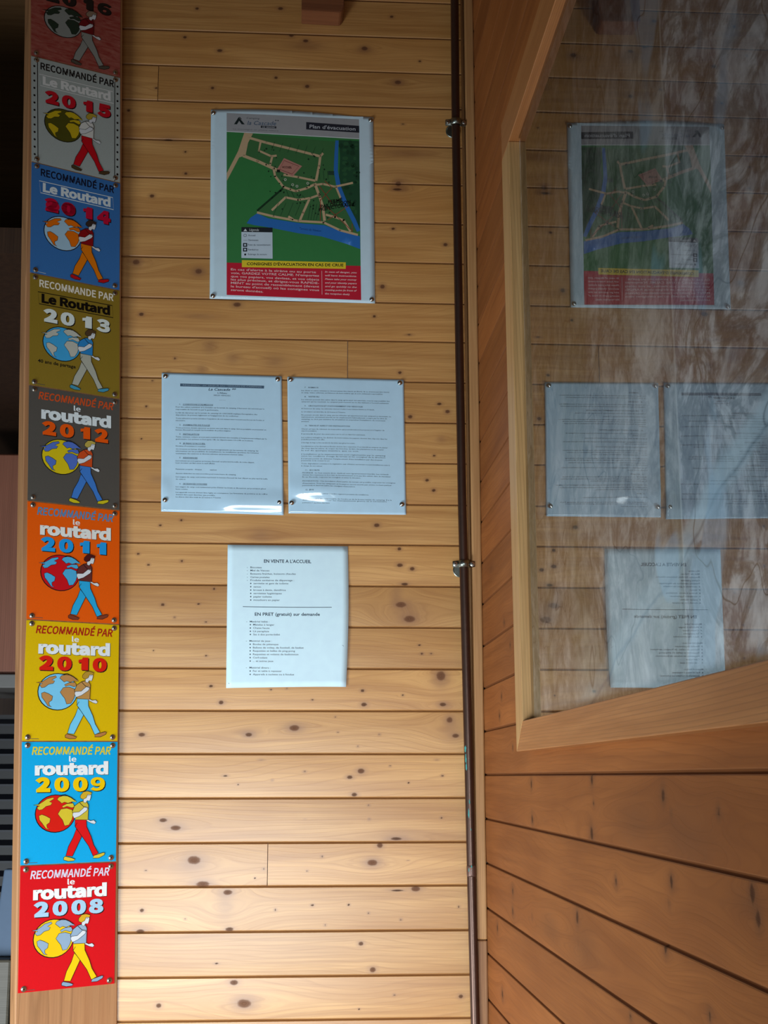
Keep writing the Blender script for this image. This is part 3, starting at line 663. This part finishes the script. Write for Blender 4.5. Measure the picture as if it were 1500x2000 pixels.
P.poly([(298,1018),(550,1022),(552,1274),(298,1268)], (200,218,232), 6); P.poly([(298,1018),(550,1022),(550,1060),(298,1056)], (34,40,46), 7)
P.poly([(315,1050),(330,1030),(345,1050)], (220,226,230), 8); P.text('Légende', (362,1047), (440,1050), 20, (220,228,232), 8, 0, 0.2)
for k, tt in enumerate(('Accueil', 'Cheminement', 'Point de rassemblement', 'Sanitaires', 'Éclairage de secours')):
    y = 1090+38.5*k; P.text(tt, (352,y), (352+(60,84,182,84,152)[k],y+1), 13, (40,56,74), 7, 0.004)
    if k in (2, 3): P.poly([(311,y-20),(345,y-20),(345,y+10),(311,y+10)], (24,34,44), 7); P.poly([(320,y-12),(336,y-12),(336,y+2),(320,y+2)], (200,218,232), 8)
    elif k == 0: P.disc((328,y-5), 14, 12, (110,120,130), 7); P.disc((328,y-5), 10, 8, (200,218,232), 8)
    elif k == 4: P.disc((329,y-4), 8, 8, (14,18,24), 7)
    else: P.line([(314,y-5),(344,y-4)], 3, (120,130,140), 7)
P.poly([(178,1305),(1268,1332),(1272,1610),(178,1568)], (196,28,52), 2)
P.poly([(302,1285),(1147,1303),(1147,1356),(302,1342)], (232,206,48), 3)
P.text("CONSIGNES D'ÉVACUATION EN CAS DE CRUE", (342,1326), (1128,1337), 22, (20,20,14), 4, 0.022)
TXR = (244,206,206)
for (tt, y0, x1, y1) in (("En cas d'alerte à la sirène ou au porte", 1368, 905, 1391), ("voix, GARDEZ VOTRE CALME. N'emportez", 1397, 930, 1420), ("que vos papiers, vos devises, et vos objets", 1424, 930, 1452), ("les plus précieux, et dirigez-vous RAPIDE-", 1450, 930, 1481), ("MENT au point de rassemblement (devant", 1478, 930, 1509), ("le bureau d'accueil) où les consignes vous", 1506, 930, 1537), ("seront données.", 1534, 476, 1550)):
    P.text(tt, (212,y0), (x1,y1), 17, TXR, 4, 0.012)
for k, tt in enumerate(('In case of danger, you', 'will have instructions.', 'Please take your money', 'and your identity papers', 'and go quickly to the', 'meeting point (in front of', 'the reception desk).')):
    y = 1386+29.5*k; P.text(tt, (978,y), (1236 if k < 6 else 1180,y+7), 13, TXR, 4, 0.02, 0.2)
P.line([(952,1372),(954,1565)], 3, TXR, 4)
P.poly([(825,163),(1256,193),(1257,249),(825,222)], (36,40,52), 2); P.text("Plan d'évacuation", (852,212), (1226,232), 28, (190,196,204), 3, 0.012)
P.poly([(238,180),(276,122),(325,181)], (26,40,42), 2); P.poly([(262,181),(280,152),(300,181)], (160,162,166), 3); P.line([(282,122),(298,140)], 6, (26,40,42), 3)
P.text('Camping', (340,136), (446,140), 13, (70,76,82), 2, 0.0, 0.1); P.text('la Cascade', (345,184), (580,190), 32, (64,92,120), 2, 0.004, 0.25)
P.disc((578,150), 6, 5, (70,76,82), 2, 8); P.disc((596,151), 6, 5, (70,76,82), 2, 8)
P.poly([(456,192),(582,198),(582,215),(456,210)], (36,40,48), 2); P.text('DE VENOSC', (468,208), (572,212), 10, (190,196,204), 3, 0.01)
P.text('La montagne en pleine nature', (230,222), (600,238), 9, (110,112,116), 2)
def lift1(x, y):
    v = (y-90)/1530; return 0.0006+0.0010*max(0, math.sin(math.pi*min(1, max(0, (x-50)/1320))))*max(0, 1-v*3)**2
P.cut([50+1320*k/24 for k in range(1, 24)], [90+510*k/18 for k in range(1, 19)])
o = P.build('evacuation_plan', notice('', '', P, cr, lift1), None, on_y(571, 404, 0))
tag(o, 'evacuation plan poster with a green campsite map and red text block', 'poster')
for px, py, a in ((417,221,'dark pin at the upper left corner of the evacuation plan'), (724,235,'dark pin at the upper right corner of the evacuation plan'), (416,578,'shiny pin at the lower left corner of the evacuation plan'), (726,585,'shiny pin at the lower right corner of the evacuation plan')): pin(a, px, py)

# --- house rules, two laminated pages
def page(cr, C, rows, hdr, name, label, lift, n=56):
    P = Print(0.12, 0.6); P.base(lambda u, v: bil(C, u, v), n, n, (190,224,246), (180,195,205), 3)
    hdr(P)
    for tt, x0, y0, x1, y1, h, b in rows: P.text(tt, (x0,y0), (x1,y1), h, INKB, 1, b, 0, 1)
    ctr = on_y(*cr(*bil(C, 0.5, 0.5)), 0); o = P.build(name, notice('', '', P, cr, lift), None, ctr)
    tag(o, label, 'notice', 'laminated pages of house rules'); return o
crA = crop(300, 710, 5.769); CA = [(92,105),(1442,145),(1465,1710),(85,1668)]
T = 20/1000.0
def rowsA():
    R = []
    def ln(t, x0, y, x1, h=13, b=0.012): R.append((t, x0, y, x1, y+(x1-x0)*0.024, h, b))
    hd = [("1.   CONDITIONS D'ADMISSION",292,468,668),("2.   FORMALITES DE POLICE",292,700,634),("3.   INSTALLATION",292,804,515),("4.   BUREAU D'ACCUEIL",292,908,584),("5.   REDEVANCES",292,1070,496),("6.   NUISANCES SONORES",292,1362,604)]
    for t, x0, y, x1 in hd: ln(t, x0, y, x1, 14, 0.015)
    for t, y, x1 in (("Pour être admis à pénétrer et à s'installer sur le terrain de camping, il faut avoir été autorisé par le",498,1248),("responsable de l'accueil ou par le gestionnaire.",525,735),
     ("Le fait de séjourner sur le terrain de camping LA CASCADE implique l'acceptation des",562,1168),("dispositions du présent règlement et l'engagement de s'y conformer.",588,960),("Toute infraction pourra entraîner l'expulsion de son auteur avec recours aux forces de l'ordre si",626,1245),("nécessaire.",650,360),
     ("Toute personne devant séjourner au moins une nuit dans le camp doit au préalable se présenter au",732,1268),("bureau d'accueil et remplir les formalités de police exigées.",756,872),("Tente, caravane, voiture et tout autre matériel doivent être installés à l'emplacement indiqué par le",834,1275),
     ("gestionnaire. Les arrivées se font après 14h, les départs avant 11h (18h en location).",860,1124),("Horaires d'ouverture à consulter.",938,592),("On trouvera au bureau d'accueil tous les renseignements sur les services du camping, les",972,1180),
     ("informations sur les possibilités de ravitaillement, les installations sportives, les richesses",996,1184),("touristiques des environs et diverses adresses qui peuvent s'avérer utiles.",1022,1012),("Les redevances sont payées au bureau d'accueil, au plus tard la veille de votre départ.",1104,1136),
     ("Leur montant est fixé selon le tarif affiché.",1128,694),("Paiements acceptés : chèques             espèces",1198,712),("Aucune déduction ne sera accordée pour toute heure de camping.",1246,930),("Les usagers du camp sont invités à prévenir le bureau d'accueil de leur départ au plus tard la veille",1284,1284),
     ("de celui-ci.",1310,362),("Les usagers du camp sont instamment priés d'éviter les bruits et discussions qui pourraient gêner",1396,1268),("leurs voisins.",1422,388),("Les appareils sonores doivent être réglés en conséquence. Les fermetures de portières et de coffres",1458,1284),
     ("doivent être aussi discrètes que possible.",1484,696),("Le silence doit être total de 22 heures à 7 heures.",1510,762)): ln(t, 250, y, x1)
    return R
def hdrA(P):
    P.line([(300+945*k/6, 243+25*k/6) for k in range(7)], 32, (76,100,124), 1); P.text('REGLEMENT INTERIEUR DU TERRAIN DE CAMPING', (330,252), (1215,274), 17, (132,156,176), 2, 0.01)
    P.text('La Cascade **', (618,306), (930,312), 28, INKB, 1, 0.012, 0.25); P.text("L'Alleau", (722,342), (826,345), 15, INKB, 1, 0.012); P.text('38520 VENOSC', (676,368), (870,373), 14, INKB, 1); P.text('* * * *', (742,424), (810,426), 10, INKB, 1)
    for x0, x1, y in ((328,668,473),(328,634,705),(328,515,809),(328,584,913),(328,496,1075),(328,604,1367)): P.line([(x0,y),((x0+x1)/2,y+(x1-x0)*0.012),(x1,y+(x1-x0)*0.024)], 3, INKB, 1)
def sm01(t): t = min(1, max(0, t)); return t*t*(3-2*t)
def hump(v, a, b, c): return sm01((v-a)/(b-a)) if v < b else 1-sm01((v-b)/(c-b))
def liftA(x, y):
    u, v = (x-90)/1360, (y-110)/1590
    return 0.0006+0.0028*math.sin(math.pi*min(1, max(0, u)))*math.sin(math.pi*min(1, max(0, v)))+0.0042*sm01((u-0.35)/0.3)*hump(v, 0.80, 0.925, 1.0)+0.003*sm01((0.12-u)/0.1)*hump(v, 0.70, 0.82, 0.95)
page(crA, CA, rowsA(), hdrA, 'rules_page', 'glossy page of house rules with a dark title bar, beside its twin', liftA)
crB = crop(550, 710, 5.769); CB = [(65,150),(1375,185),(1402,1705),(78,1690)]
def rowsB():
    R = []
    def ln(t, x0, y, x1, h=13, b=0.006): R.append((t, x0, y, x1, y+(x1-x0)*0.020, h, b))
    for t, x0, y, x1 in (("7.   ANIMAUX",258,278,416),("8.   VISITEURS",258,382,424),("9.   CIRCULATION ET STATIONNEMENT DES VEHICULES",258,486,914),("10.  TENUE ET ASPECT DES INSTALLATIONS",264,710,770),("11.  SECURITE",268,1210,426),("12.  JEUX",270,1436,364)): ln(t, x0, y, x1, 14, 0.012)
    L = [("Les chiens et autres animaux ne doivent jamais être laissés en liberté. Ils ne doivent pas être laissés",312,1212),("au camp, même enfermés, en l'absence de leurs maîtres qui en sont civilement responsables.",336,1140),
     ("Les visiteurs peuvent être admis dans le camp après avoir été autorisés, sous la responsabilité des",414,1216),("campeurs qui les reçoivent. Le campeur peut recevoir un ou des visiteurs à l'accueil seulement.",438,1210),
     ("A l'intérieur du camp, les véhicules doivent rouler à une vitesse limitée à 10 km/h.",516,1046),("La circulation est interdite de 22 heures à 7 heures.",552,720),
     ("Ne peuvent circuler dans le camp que les véhicules qui appartiennent aux campeurs y séjournant. Le",588,1232),("stationnement, strictement interdit sur les emplacements habituellement occupés par les abris de",612,1186),("camping, ne doit pas entraver la circulation ni empêcher l'installation de nouveaux",636,1168),("arrivants.",662,312),
     ("Chacun est tenu de s'abstenir de toute action qui pourrait nuire à la propreté et à l'hygiène du",746,1156),("camp et de ses installations.",768,396),("Il est interdit de jeter des eaux usées sur le sol ou dans les caniveaux.",802,942),("Les ordures ménagères, les déchets de toute nature, les papiers, doivent être déposés dans les",842,1188),("poubelles prévues à cet effet.",864,486),
     ("L'étendage du linge se fera aux abords des abris, sans gêner les voisins.",900,826),("Les plantations et les décorations florales doivent être respectées. Il est interdit au campeur de planter",940,1194),("des clous dans les arbres, de couper des branches, de faire des plantations ou de creuser",964,1150),("le sol de quelque manière que ce soit.",988,870),
     ("Il n'est pas permis de délimiter l'emplacement d'une installation par des moyens",1080,1134),("personnels, ni de creuser le sol.",1102,542),("Toute dégradation commise à la végétation, aux clôtures, au terrain ou aux installations sera à",1136,1216),("la charge de son auteur.",1162,462),
     ("INCENDIE : les feux ouverts (bois, charbon) sont rigoureusement interdits. Les réchauds",1240,1204),("doivent être maintenus en bon état de fonctionnement et ne pas être utilisés dans de mauvaises",1264,1226),("En cas d'incendie, respecter les consignes et aviser la direction.",1288,890),
     ("INONDATION : Une inondation d'une partie du terrain est possible, respecter les consignes",1334,1280),("d'évacuation. Tous les campeurs et locataires seront avertis par sirène ou haut-parleur",1362,1240),("personnels et devront suivre les consignes d'évacuation.",1386,830),("Aucun jeu violent ou gênant ne peut être organisé à proximité des installations.",1474,982),
     ("Le gestionnaire est responsable de l'ordre et de la bonne tenue du camping. Il a le",1528,1240),("devoir de sanctionner les manquements graves et si nécessaire",1546,1184),("permettre l'expulsion des tiers.",1574,545),("L'installation et le stationnement sont réglementés par le camping",1030,1168),("selon les conditions d'usage du terrain et les consignes de la direction",1052,1168)]
    for t, y, x1 in L: ln(t, 222 if y < 1200 else 234, y, x1)
    return R
def liftB(x, y):
    u, v = (x-65)/1320, (y-160)/1540
    g = (0.75*sm01((0.62-u)/0.35)+0.25*math.sin(9*u+14*v)*sm01((0.6-u)/0.2))*hump(v, 0.66, 0.80+0.10*u, 0.90+0.10*u)
    return 0.0006+0.0034*math.sin(math.pi*min(1, max(0, u)))*math.sin(math.pi*min(1, max(0, v)))+0.0052*g
page(crB, CB, rowsB(), lambda P: None, 'rules_page', 'glossy page of house rules without a title bar, nearer the copper pipe', liftB)
for px, py, a in ((323.5,735,'pin in the upper left corner of the titled rules page'), (542.5,741,'pin in the upper right corner of the titled rules page'), (322.5,976.5,'pin in the lower left corner of the titled rules page'), (545.5,981.5,'pin in the lower right corner of the titled rules page'),
     (567.8,741.5,'pin in the upper left corner of the untitled rules page'), (781,748,'pin in the upper right corner of the untitled rules page'), (570,982,'pin in the lower left corner of the untitled rules page'), (785,985,'pin in the lower right corner of the untitled rules page')): pin(a, px, py, 0.0032)

# --- sale and loan list
cr = crop(430, 1050, 5.5556); C = [(82,78),(1385,95),(1366,1612),(65,1632)]
P = Print(0.6, 0.0); P.base(lambda u, v: (lambda q: (q[0]+16*math.sin(math.pi*v)*u**4, q[1]+10*u**5*v**6))(bil(C, u, v)), 20, 22, (212,240,254), (190,205,212), 2)
P.text("EN VENTE A L'ACCUEIL", (475,272), (988,278), 34, INKB, 1, 0.02, 0, 2)
P.text('EN PRET (gratuit) sur demande', (376,848), (1082,850), 33, INKB, 1, 0.018, 0, 2)
P.line([(246,750),(480,754),(720,757),(960,758),(1210,758)], 6, INKB, 1)
for t, x0, y, x1, b in (("Biscottes",328,332,450,0),("Miel de Venosc",328,366,536,0),("Boissons fraîches, boissons chaudes",328,402,820,0),("Cartes postales",328,438,536,0),("Produits sanitaires de dépannage :",328,472,802,0),
  ("serviette et gant de toilette",362,506,740,1),("savon",362,542,442,1),("brosse à dents, dentifrice",362,578,712,1),("serviettes hygiéniques",362,614,668,1),("papier toilette",362,650,560,1),("mouchoirs en papier",362,686,648,1),
  ("Matériel bébé :",322,920,532,0),("Matelas à langer",358,954,588,1),("Chaise haute",358,990,536,1),("Lit parapluie",358,1025,530,1),("Sac à dos porte-bébé",358,1060,648,1),("Matériel de jeux :",318,1130,562,0),("Boules de pétanque",356,1166,632,1),
  ("Ballons de volley, de football, de basket",356,1203,906,1),("Raquettes et balles de ping-pong",356,1238,812,1),("Raquettes et volants de badminton",356,1275,848,1),("Cerf-volant",356,1311,512,1),("... et autres jeux",356,1348,578,1),("Matériel divers :",318,1420,546,0),("Fer et table à repasser",356,1456,668,1),("Appareils à raclette ou à fondue",356,1493,802,1)):
    P.text(t, (x0,y), (x1,y+2), 18, INKB, 1, 0.006, 0, 2)
    if b: P.disc((x0-30,y-8), 7, 7, INKB, 1, 10)
    else: P.line([(x0-38,y-6),(x0-28,y-6)], 4, (110,130,150), 1)
P.line([(92,1576),(97,1588)], 5, INKB, 1); P.line([(1322,1170),(1336,1172),(1338,1186)], 4, (120,140,160), 1)
def lift3(x, y):
    u, v = (x-80)/1300, (y-80)/1540
    return 0.0005+0.0018*math.sin(math.pi*min(1, max(0, v)))*max(0, u)+0.012*max(0, u-0.55)**2*max(0, v-0.2)+0.01*max(0, v-0.9)*max(0, u)
o = P.build('price_list', notice('', '', P, cr, lift3), None, on_y(560, 1204, 0))
tag(o, 'plain white paper list of goods for sale and loan, lowest notice on the wall', 'notice')

# ------------------------------------------------------------------ copper pipe and its clips
PY = -0.021
M_pipe = metal('old_copper', (0.11, 0.065, 0.05), 0.34, 0.8, None)
M_pipe_nodes = M_pipe
M_pat = metal('copper_patina', (0.17, 0.10, 0.08), 0.42, 0.6, (0.06, 0.36, 0.34))
pp = [on_y(x, y, PY) for x, y in ((887.5,-60),(889.5,200),(893,420),(897.5,700),(903,1000),(909.5,1250),(916,1500),(922,1750),(928.5,2000),(936,2300))]
pp = [Vector((pp[0].x-0.004, PY, CEIL))]+pp+[Vector((pp[-1].x+0.02, PY, 0.0))]
def pipe_x(z):
    for a, b in zip(pp, pp[1:]):
        if b.z <= z <= a.z: return a.x+(b.x-a.x)*(a.z-z)/(a.z-b.z)
fine = []
for k in range(90):
    z = CEIL+(0.0-CEIL)*k/89; fine.append((pipe_x(z) or pp[-1].x, PY, z))
zk0, zk1 = on_y(915, 1560, PY).z, on_y(909, 1440, PY).z
rt = empty('copper_pipe', (fine[-1][0], PY, 0)); tag(rt, 'tall dark copper pipe running up beside the wall corner', 'pipe')
bm = bmesh.new(); tube(bm, fine, 0.0078, 24)
adopt(finish('tube', bm, M_pipe, smooth=True, loc=(0, 0, 0)), rt)
def sleeve(py0, py1, r):
    z0, z1 = on_y(910, py1, PY).z, on_y(910, py0, PY).z; bm = bmesh.new()
    z = [z0, z0+0.002, z0+0.004, (z0+z1)/2, z1-0.004, z1-0.002, z1]; rr_ = [0.0078, r*0.98, r, r, r, r*0.98, 0.0078]
    tube(bm, [(pipe_x(q), PY, q) for q in z], rr_, 24)
    o = adopt(finish('coupling', bm, M_pat, smooth=True, loc=(0, 0, 0)), rt); o['label'] = 'soldered joint with green patina'
sleeve(1690, 1712, 0.0083)
def patina(cx, cy_, rw, rh, seed):
    """thin verdigris crust following the tube"""
    q = random.Random(seed); bm = bmesh.new(); c = on_y(cx, cy_, PY-0.0078); z0 = c.z
    n = 14; vs = []
    cen = math.asin(max(-0.95, min(0.95, (c.x-pipe_x(z0))/0.0079)))
    ring = [(cen+rw*math.cos(2*math.pi*k/n)*q.uniform(0.6, 1.2), z0+rh*math.sin(2*math.pi*k/n)*q.uniform(0.6, 1.2)) for k in range(n)]
    pt = lambda a, z, r: Vector((pipe_x(z)+r*math.sin(a), PY-r*math.cos(a), z))
    cv = bm.verts.new(pt(cen, z0, 0.0083)); ri = [bm.verts.new(pt(cen+(a-cen)*0.6, z0+(z-z0)*0.6, 0.00825)) for a, z in ring]; ro = [bm.verts.new(pt(a, z, 0.00775)) for a, z in ring]
    for k in range(n):
        bm.faces.new((cv, ri[k], ri[(k+1) % n])); bm.faces.new((ri[k], ro[k], ro[(k+1) % n], ri[(k+1) % n]))
    o = adopt(finish('patina_spot', bm, M_verd, smooth=True, loc=(0, 0, 0)), rt); o['label'] = 'green verdigris spot'
M_verd = paint((66, 150, 146), 0.75, 0, 'verdigris')
patina(909, 1463, 0.36, 0.0065, 1); patina(910, 1482, 0.20, 0.010, 2); patina(911, 1498, 0.22, 0.007, 3); patina(915.5, 1588, 0.2, 0.008, 4); patina(916, 1700, 0.3, 0.006, 5); patina(917, 1566, 0.14, 0.004, 6); patina(921, 1693, 0.22, 0.003, 7); patina(920, 1620, 0.12, 0.002, 8)
M_clip = metal('clip_brass', (0.30, 0.33, 0.30), 0.35)
def clip(px, py, label):
    z = on_y(px, py, PY).z; x = pipe_x(z); rt = empty('pipe_clip', (x, -0.004, z)); tag(rt, label, 'pipe clip', 'clips holding the copper pipe')
    bm = bmesh.new()      # front saddle: band over the tube with two ears
    prof = [(-0.0195, 0.000), (-0.0100, 0.000)]+[(0.0098*math.sin(a), 0.0098*math.cos(a)) for a in [math.radians(q) for q in range(-80, 81, 16)]]+[(0.0100, 0.000), (0.0195, 0.000)]
    th = 0.0022; hh = 0.0062; rows = []
    for (dx, dy) in prof:
        ear = abs(dx) > 0.0105
        h = hh*(0.8 if abs(dx) > 0.017 else 1.0)
        rows.append([bm.verts.new((x+dx, PY-dy-(th if s else 0), z+q*h)) for s in (0, 1) for q in (-1, 1)])
    for a, b in zip(rows, rows[1:]):
        for i, j in ((0, 1), (1, 3), (3, 2), (2, 0)): bm.faces.new((a[i], a[j], b[j], b[i]))
    bm.faces.new((rows[0][0], rows[0][1], rows[0][3], rows[0][2])); bm.faces.new((rows[-1][2], rows[-1][3], rows[-1][1], rows[-1][0]))
    bmesh.ops.recalc_face_normals(bm, faces=bm.faces)
    adopt(finish('saddle', bm, M_clip, smooth=True, loc=(0, 0, 0)), rt)
    bm = bmesh.new(); box(bm, x-0.0195, x+0.0195, PY+0.001, PY+0.0032, z-0.0055, z+0.0055, 0.0008); lathe(bm, (x, -0.0005, z), (0, -1, 0), [(0.004, 0), (0.004, 0.016)], 14)
    adopt(finish('back_half', bm, M_clip, loc=(0, 0, 0)), rt)
    bm = bmesh.new(); lathe(bm, (x-0.0035, -0.0004, z-0.0075), (0, -1, 0), [(0.0135, 0), (0.0135, 0.0016), (0.0125, 0.0024), (0.0115, 0.0018), (0, 0.0018)], 28)
    adopt(finish('wall_rose', bm, M_clip, smooth=False, loc=(0, 0, 0)), rt)['label'] = 'polished round wall rose'
    for s in (-1, 1):
        bm = bmesh.new(); screw(bm, (x+s*0.0152, PY-0.0022, z), (0, -1, 0), 0.0033); adopt(finish('screw', bm, [M_screw, M_dark], loc=(0, 0, 0)), rt)
clip(903.5, 1102, 'metal pipe clip on the copper pipe level with the top of the price list'); clip(890, 240, 'metal pipe clip high on the copper pipe beside the evacuation plan')

# ------------------------------------------------------------------ bracket at the top edge
c0, c1 = on_y(589, 19, -0.05), on_y(668, 23, -0.05)
bm = bmesh.new(); zt = c0.z+0.09
prof = [(c0.x, c0.z), (c1.x-0.004, c1.z-0.0005), (c1.x+0.001, c1.z+0.004), (c1.x+0.004, c1.z+0.012), (c1.x+0.006, zt), (c0.x, zt)]
a = [bm.verts.new((x, -0.05, z)) for x, z in prof]; b = [bm.verts.new((x, -0.0003, z)) for x, z in prof]
bm.faces.new(a); bm.faces.new(b[::-1])
for k in range(len(prof)): bm.faces.new((a[k], b[k], b[(k+1) % len(prof)], a[(k+1) % len(prof)]))
bmesh.ops.recalc_face_normals(bm, faces=bm.faces); bmesh.ops.bevel(bm, geom=bm.edges[:], offset=0.0012, segments=2, affect='EDGES')
o = finish('wooden_block', bm, plain_wood('block_wood', (0.32, 0.12, 0.05), (0.2, 0.07, 0.03), 'X'), loc=((c0.x+c1.x)/2, 0, c0.z))
tag(o, 'reddish brown wooden block on the board wall above the evacuation plan', 'block')

# ------------------------------------------------------------------ dim room beyond the post
YB = 1.2
def bk(px, py, y=YB): return on_y(px, py, y)
p0, p1 = bk(-60, 885), bk(62, 1318)
bm = bmesh.new(); box(bm, p0.x, p1.x, YB, YB+0.45, p1.z, p0.z, 0.004); rt = empty('wall_cabinet', (p0.x, YB, p1.z)); tag(rt, 'reddish brown cabinet in the dim room behind the post', 'cabinet')
adopt(finish('body', bm, plain_wood('cabinet_wood', (0.30, 0.11, 0.065), (0.24, 0.085, 0.05), 'Z'), loc=(0, 0, 0)), rt)
bm = bmesh.new(); box(bm, p0.x, p1.x-0.006, YB-0.014, YB-0.0005, p1.z+0.006, p0.z-0.006, 0.003)
adopt(finish('door', bm, plain_wood('cabinet_door', (0.34, 0.13, 0.08), (0.27, 0.1, 0.06), 'Z'), loc=(0, 0, 0)), rt)
p2 = bk(62, 1336); bm = bmesh.new(); box(bm, p0.x, p2.x, YB-0.03, YB+0.45, p2.z-0.012, p1.z-0.0005, 0.003)
adopt(finish('shelf', bm, paint((120, 118, 116), 0.5, 0, 'grey_shelf'), loc=(0, 0, 0)), rt)
p3, p4 = bk(-60, 1395), bk(52, 1850)
rt = empty('slatted_shutter', (p3.x, YB, 0)); tag(rt, 'dark slatted shutter below the brown cabinet behind the post', 'shutter')
bm = bmesh.new(); box(bm, p4.x-0.02, p4.x, YB, YB+0.04, 0, p3.z, 0.002); box(bm, p3.x, p3.x+0.02, YB, YB+0.04, 0, p3.z, 0.002); box(bm, p3.x, p4.x, YB+0.03, YB+0.04, 0, p3.z)
adopt(finish('frame', bm, paint((30, 29, 32), 0.5, 0, 'shutter'), loc=(0, 0, 0)), rt)
z = 0.06
while z < p3.z-0.02:
    bm = bmesh.new(); hexa(bm, [(p3.x+0.021, YB+0.002, z), (p4.x-0.021, YB+0.002, z), (p4.x-0.021, YB+0.026, z+0.012), (p3.x+0.021, YB+0.026, z+0.012), (p3.x+0.021, YB+0.002, z+0.005), (p4.x-0.021, YB+0.002, z+0.005), (p4.x-0.021, YB+0.026, z+0.017), (p3.x+0.021, YB+0.026, z+0.017)])
    adopt(finish('slat', bm, paint((34, 36, 46), 0.5, 0, 'slat'), loc=(0, 0, 0)), rt); z += 0.038
q0, q1 = on_y(-8, 1700, 0.9), on_y(27, 1868, 0.9)
bm = bmesh.new(); hexa(bm, [(q0.x, 0.90, q1.z), (q1.x-0.004, 0.90, q1.z), (q1.x-0.004, 0.93, q1.z), (q0.x, 0.93, q1.z), (q0.x+0.01, 0.94, q0.z), (q1.x+0.006, 0.94, q0.z), (q1.x+0.006, 0.97, q0.z), (q0.x+0.01, 0.97, q0.z)], 0.004)
bm2 = bmesh.new(); box(bm2, q0.x-0.1, q1.x+0.005, 0.85, 1.1, 0, q1.z-0.0006, 0.006)
o = finish('low_crate', bm2, plain_wood('crate_wood', (0.15, 0.13, 0.10), (0.1, 0.085, 0.06), 'X'), loc=(q0.x, 0.95, 0)); tag(o, 'grey brown low crate on the floor behind the post', 'crate')
o = finish('plastic_panel', bm, paint((104, 124, 150), 0.4, 0, 'plastic'), loc=(q0.x, 0.9, q1.z)); tag(o, 'pale blue panel standing on the low crate behind the post', 'panel')
